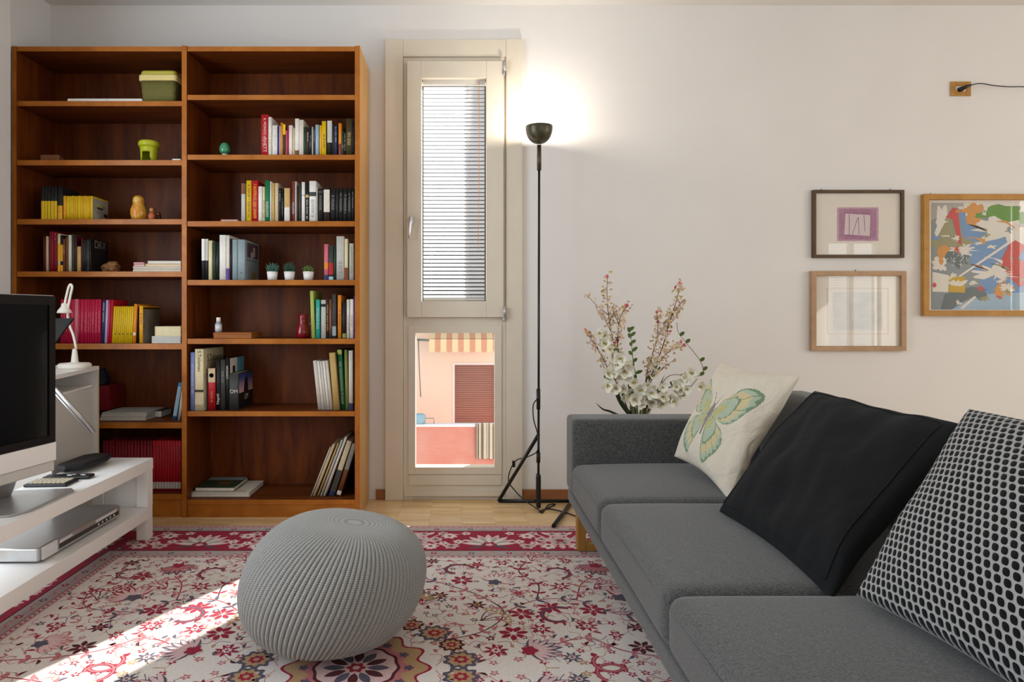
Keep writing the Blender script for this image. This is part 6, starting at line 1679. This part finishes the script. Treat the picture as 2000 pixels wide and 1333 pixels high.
for k in range(26):
    a_, b_2 = 1852+rn.random()*38, 492+rn.random()*26; an = rn.random()*3; shp([(a_, b_2), (a_+5*math.cos(an), b_2+5*math.sin(an)), (a_+5*math.cos(an)+1, b_2+5*math.sin(an)+1), (a_+1, b_2+1)], wh_, 8)
shp([(1974, 474), (1984, 469), (2004, 480), (1990, 505), (2030, 530), (2020, 555), (1992, 560), (1950, 520)], rd_, 8); shp([(1872, 540), (2000, 452), (2060, 430), (2062, 433), (2002, 457), (1874, 543)], wh_, 9)
blob(1836, 515, 14, 14, wh_, 6, .5, seed=10); shp([(1822, 531), (1855, 538), (1853, 571), (1822, 570)], wh_, 9); shp([(1855, 539), (1886, 541), (1886, 572), (1854, 571)], oc_, 10); blob(1870, 553, 14, 5, wh_, 11, .6, 26, 4, seed=11); blob(1826, 557, 4, 5, rd_, 11)
blob(1948, 535, 38, 12, wh_, 8, .6, 40, 4, seed=12); blob(1962, 566, 18, 14, or_, 9, .6, 30, 4, seed=13); blob(1966, 562, 12, 9, wh_, 10, .7, 30, 5, seed=14); shp([(1840, 600), (1846, 575), (1900, 560), (1930, 566), (1880, 590), (1860, 605), (1838, 605)], dk_, 7)
shp([(1860, 605), (1890, 588), (1930, 575), (2110, 566), (2110, 605)], lb_, 8); blob(1918, 578, 13, 9, dk_, 9, .2, seed=15); shp([(1876, 602), (1905, 578), (1908, 581), (1882, 604)], wh_, 10)
shp([(2040, 400), (2100, 420), (2104, 470), (2060, 460)], oc_, 7); blob(2070, 500, 26, 20, ol_, 8, .5, seed=16); blob(2060, 540, 30, 14, wh_, 9, .6, 36, 4, seed=17); blob(2085, 440, 12, 16, rd_, 9, .4, seed=18)
for k in range(46): # loose splashes of the print
    blob(1826+rn.random()*270, 400+rn.random()*200, 3+rn.random()*6, 2+rn.random()*4, rn.choice([wh_, wh_, wh_, sl_, bl_, or_, ol_, rd_]), 11, .7, 18, 4, seed=30+k)
for k in range(10): # thin swinging lines
    x_, y_ = 1840+rn.random()*250, 410+rn.random()*170
    shp([(x_, y_), (x_+18, y_-4+rn.random()*16), (x_+36, y_+rn.random()*14), (x_+36, y_+15), (x_+18, y_+1+rn.random()*3), (x_, y_+1.2)], rn.choice([wh_, wh_, or_, ol_]), 12)
ag.build('abstract_print', cols_, r3, recalc=False)

# ------------------------------------------------------------------ artificial flowers behind the sofa arm
FYl = 3.36
fa = thing('flower_arrangement', (PX(1250, FYl), FYl, 0), 'vase of artificial orchids and blossom twigs behind the sofa arm', 'flower arrangement')
vx = PX(1250, FYl)
MB().lathe([(.05, .001), (.075, .02), (.085, .20), (.07, .36), (.045, .44), (.05, .47), (.046, .47), (.04, .44), (.001, .40)], (vx, FYl, 0), 32).build('vase', mat('white_ceramic', (214, 210, 200), .3), fa)
Mst = mat('twig_brown', (96, 72, 50), .8); Mgs = mat('stem_green', (104, 122, 74), .6); Mlf = mat('leaf_green', (92, 120, 62), .5); Mdl_ = mat('blade_green', (48, 62, 44), .5)
Mwp = mat('petal_white', (236, 234, 218), .7); Mcp = mat('petal_cream', (226, 204, 170), .7); Mpk = mat('bud_pink', (206, 104, 112), .7); Mpp = mat('petal_blush', (226, 206, 188), .7); Mye = mat('bud_yellow', (206, 186, 120), .7)
root = Vector((vx, FYl, .46)); rf = random.Random(40)
def fp(px, py, dy=0.0): y = FYl+dy; return Vector((PX(px, y), y, PZ(py, y)))
def petal(mb, c, d, ln, wd, mi=0, curl=.25):
    d = d.normalized(); up = Vector((0, -1, 0)) if abs(d.y) < .8 else Vector((1, 0, 0)); s_ = d.cross(up).normalized(); nn = s_.cross(d).normalized()
    rows = []; n = 4
    for i in range(n+1):
        t = i/n; w_ = wd*math.sin(PI*(.12+.80*t))**.9/2; c_ = c+d*ln*t+nn*curl*ln*t*t
        rows += [c_-s_*w_+nn*w_*.25, c_, c_+s_*w_+nn*w_*.25]
    mb.add(rows, [(3*i+k, 3*i+k+1, 3*i+k+4, 3*i+k+3) for i in range(n) for k in range(2)], mi, True)
def blossom(par, c, R, mats_=(Mwp, Mye), n=5):
    mb = MB(); ax = Vector((rf.uniform(-.5, .5), -1, rf.uniform(-.3, .5))).normalized(); a_ = ax.cross(Vector((0, 0, 1))).normalized(); b_ = ax.cross(a_); ph = rf.random()*6
    for k in range(n):
        t = ph+2*PI*k/n; petal(mb, c, a_*math.cos(t)+b_*math.sin(t)+ax*.35, R*rf.uniform(.85, 1.15), R*.85)
    for k in range(3):
        t = ph+k*2.1; petal(mb, c, ax+(a_*math.cos(t)+b_*math.sin(t))*.6, R*.45, R*.3, 1)
    return mb.build('blossom', list(mats_), par, recalc=False)
def bud(par, c, r_, m_, name='bud'):
    mb = MB(); mb.lathe([(.0003, -r_*1.3), (r_*.8, -r_*.5), (r_, 0), (r_*.7, r_*.8), (.0003, r_*1.4)], c, 8); return mb.build(name, m_, par)
def branch(pts, m_, r0, r1, name='branch'):
    P2 = catmull([root + Vector((rf.uniform(-.02, .02), rf.uniform(-.02, .02), -.02))]+[Vector(p) for p in pts], 6); return MB().tube(P2, r0, 6, r2=r1).build(name, m_, fa), P2
# twigs with small buds
def twig(pts, side, seed, tip=True):
    b, P2 = branch(pts, Mst, .004, .0012, 'blossom_twig'); rn = random.Random(seed); N_ = len(P2)
    mbs = {0: MB(), 1: MB(), 2: MB(), 3: MB()}
    for i in range(int(N_*.35), N_):
        for k in range(3):
            p = P2[i] + Vector((rn.uniform(-.022, .022), rn.uniform(-.02, .02), rn.uniform(-.02, .02))); q = rn.random()
            idx = 0 if q < .36 else 1 if q < .80 else 2 if ((i > N_*.85 and q > .9) or q > .97) else 3
            for f_ in range(3): petal(mbs[idx], p, Vector((rn.uniform(-1, 1), rn.uniform(-1, .3), rn.uniform(-.6, 1))), .012, .010)
    for idx, (nm_, mm) in enumerate((('blush_petals', Mpp), ('cream_petals', Mcp), ('pink_petals', Mpk), ('yellow_petals', Mye))):
        if mbs[idx].v: tag(mbs[idx].build(nm_, mm, b, recalc=False), kind='stuff')
    for (px, py) in side:
        e = fp(px, py, rn.uniform(-.05, .03)); j = min(P2[int(N_*.3):], key=lambda p: abs(p.z-(e.z-.09))+abs(p.x-e.x)*.5)
        mid_ = (j+e)/2+Vector((rn.uniform(-.01, .01), 0, .0)); MB().tube(catmull([j, mid_, e], 5), .0022, 5, r2=.0009).build('side_twig', Mst, b)
        mb = MB(); mb2 = MB()
        for k in range(8):
            t = rn.uniform(.25, 1); p = j+(e-j)*t+Vector((rn.uniform(-.012, .012), rn.uniform(-.012, .012), 0))
            for f_ in range(3): petal(mb if k % 3 else mb2, p, Vector((rn.uniform(-1, 1), rn.uniform(-1, .3), rn.uniform(-.5, 1))), .014, .011)
        tag(mb.build('cream_petals', Mcp if rn.random() < .5 else Mpp, b, recalc=False), kind='stuff'); tag(mb2.build('blush_petals', Mpp, b, recalc=False), kind='stuff')
    bud(b, P2[-1], .008, Mpk, 'tip_bud')
    return b
twig([fp(1225, 745), fp(1202, 680, .02), fp(1192, 640), fp(1186, 590), fp(1186, 540)], [(1176, 612), (1203, 600), (1162, 598), (1146, 576)], 1)
twig([fp(1228, 745, -.03), fp(1208, 690, -.03), fp(1208, 640, -.03), fp(1216, 610, -.04), (fp(1225, 597, -.04))], [(1195, 600), (1215, 640)], 2)
twig([fp(1262, 740, .03), fp(1272, 700, .02), fp(1284, 655, .0), fp(1283, 610)], [(1290, 600), (1303, 630), (1270, 700)], 3)
twig([fp(1262, 745), fp(1290, 690), fp(1306, 635), fp(1322, 585), fp(1327, 554)], [(1338, 585), (1310, 610), (1300, 640), (1331, 600)], 4)
twig([fp(1266, 750, -.04), fp(1290, 705, -.05), fp(1312, 682, -.06), fp(1330, 668, -.06)], [(1318, 702)], 5)
twig([fp(1210, 760, -.02), fp(1185, 715, -.02), fp(1166, 680, -.02), fp(1143, 645)], [(1150, 650)], 6)
# orchid stems
def orchid(pts, n, seed, R0=.041):
    b, P2 = branch(pts, Mgs, .004, .0018, 'orchid_stem'); rn = random.Random(seed); N_ = len(P2)
    for k in range(n):
        i = int(N_*(.30+.66*k/n)); p = P2[i]+Vector((rn.uniform(-.028, .028), rn.uniform(-.05, .0), rn.uniform(-.018, .018))); blossom(b, p, R0*rn.uniform(.75, 1.1))
    for k in range(4):
        i = int(N_*(.3+.15*k)); p = P2[i]; mb = MB(); petal(mb, p, Vector((rn.choice([-1, 1]), -.4, .5)), .04, .022); mb.build('leaf', Mlf, b, recalc=False)
    return b
orchid([fp(1228, 780, -.06), fp(1205, 765, -.07), fp(1190, 740, -.07), fp(1172, 700, -.06)], 7, 5, .036)
orchid([fp(1270, 790, -.06), fp(1300, 785, -.07), fp(1335, 770, -.07), fp(1362, 740, -.06)], 9, 6, .034)
orchid([fp(1262, 770, -.02), fp(1275, 735, -.03), fp(1272, 700, -.03)], 5, 7, .034)
orchid([fp(1232, 760, -.04), fp(1212, 722, -.06), fp(1195, 688, -.06), fp(1180, 655, -.05), fp(1172, 645, -.05)], 9, 1)
orchid([fp(1240, 770, -.05), fp(1222, 742, -.06), fp(1213, 715, -.06), fp(1196, 672, -.05)], 6, 2)
orchid([fp(1262, 778, -.05), fp(1290, 765, -.06), fp(1318, 752, -.07), fp(1342, 735, -.07), fp(1356, 722, -.06)], 9, 3, .032)
orchid([fp(1255, 790, -.06), fp(1240, 780, -.07), fp(1250, 765, -.08), fp(1268, 772, -.08)], 7, 4, .036)
# leafy shoot
b, P2 = branch([fp(1243, 750, -.02), fp(1236, 700, -.02), fp(1233, 665, -.02), fp(1229, 642, -.02)], Mlf, .003, .001, 'leafy_shoot')
mb = MB()
for i in range(int(len(P2)*.3), len(P2), 3):
    for sg in (-1, 1): petal(mb, P2[min(len(P2)-1, i+(sg > 0))], Vector((sg*rf.uniform(.4, .9), -.3, rf.uniform(.4, 1.0))), rf.uniform(.025, .04), .018)
mb.build('leaves', Mlf, b, recalc=False)
# arching wire vine on the right
b, P2 = branch([fp(1300, 740, 0), fp(1350, 737, 0), fp(1372, 730, 0), fp(1368, 706, 0), fp(1340, 670, .0), fp(1325, 650, 0), fp(1322, 630, 0)], Mst, .0018, .0012, 'trailing_vine')
mb = MB()
for i in (10, 16, 20, 24, 30, 34): petal(mb, P2[i], Vector((.4, -.4, .7)), .030, .020)
mb.build('leaves', Mlf, b, recalc=False)
# dark blades
for pts, w_ in (([fp(1215, 790), fp(1200, 755), fp(1190, 735)], .024), ([fp(1272, 790), fp(1286, 760), fp(1298, 733)], .014), ([fp(1196, 806), fp(1178, 800), fp(1163, 787)], .012), ([fp(1236, 800), fp(1238, 790), fp(1240, 780)], .03), ([fp(1262, 796), fp(1270, 796), fp(1278, 792)], .014)):
    P2 = catmull([root]+pts, 5); mb = MB(); vs = []
    for i, p in enumerate(P2):
        t = (P2[min(i+1, len(P2)-1)]-P2[max(i-1, 0)]).normalized(); s_ = t.cross(Vector((0, -1, .2))).normalized()*w_*(1-(i/(len(P2)-1))**3)/2; vs += [p-s_, p+Vector((0, .003, 0)), p+s_]
    mb.add(vs, [(3*i+k, 3*i+k+1, 3*i+k+4, 3*i+k+3) for i in range(len(P2)-1) for k in range(2)], 0, True); mb.build('leaf_blade', Mdl_, fa, recalc=False)
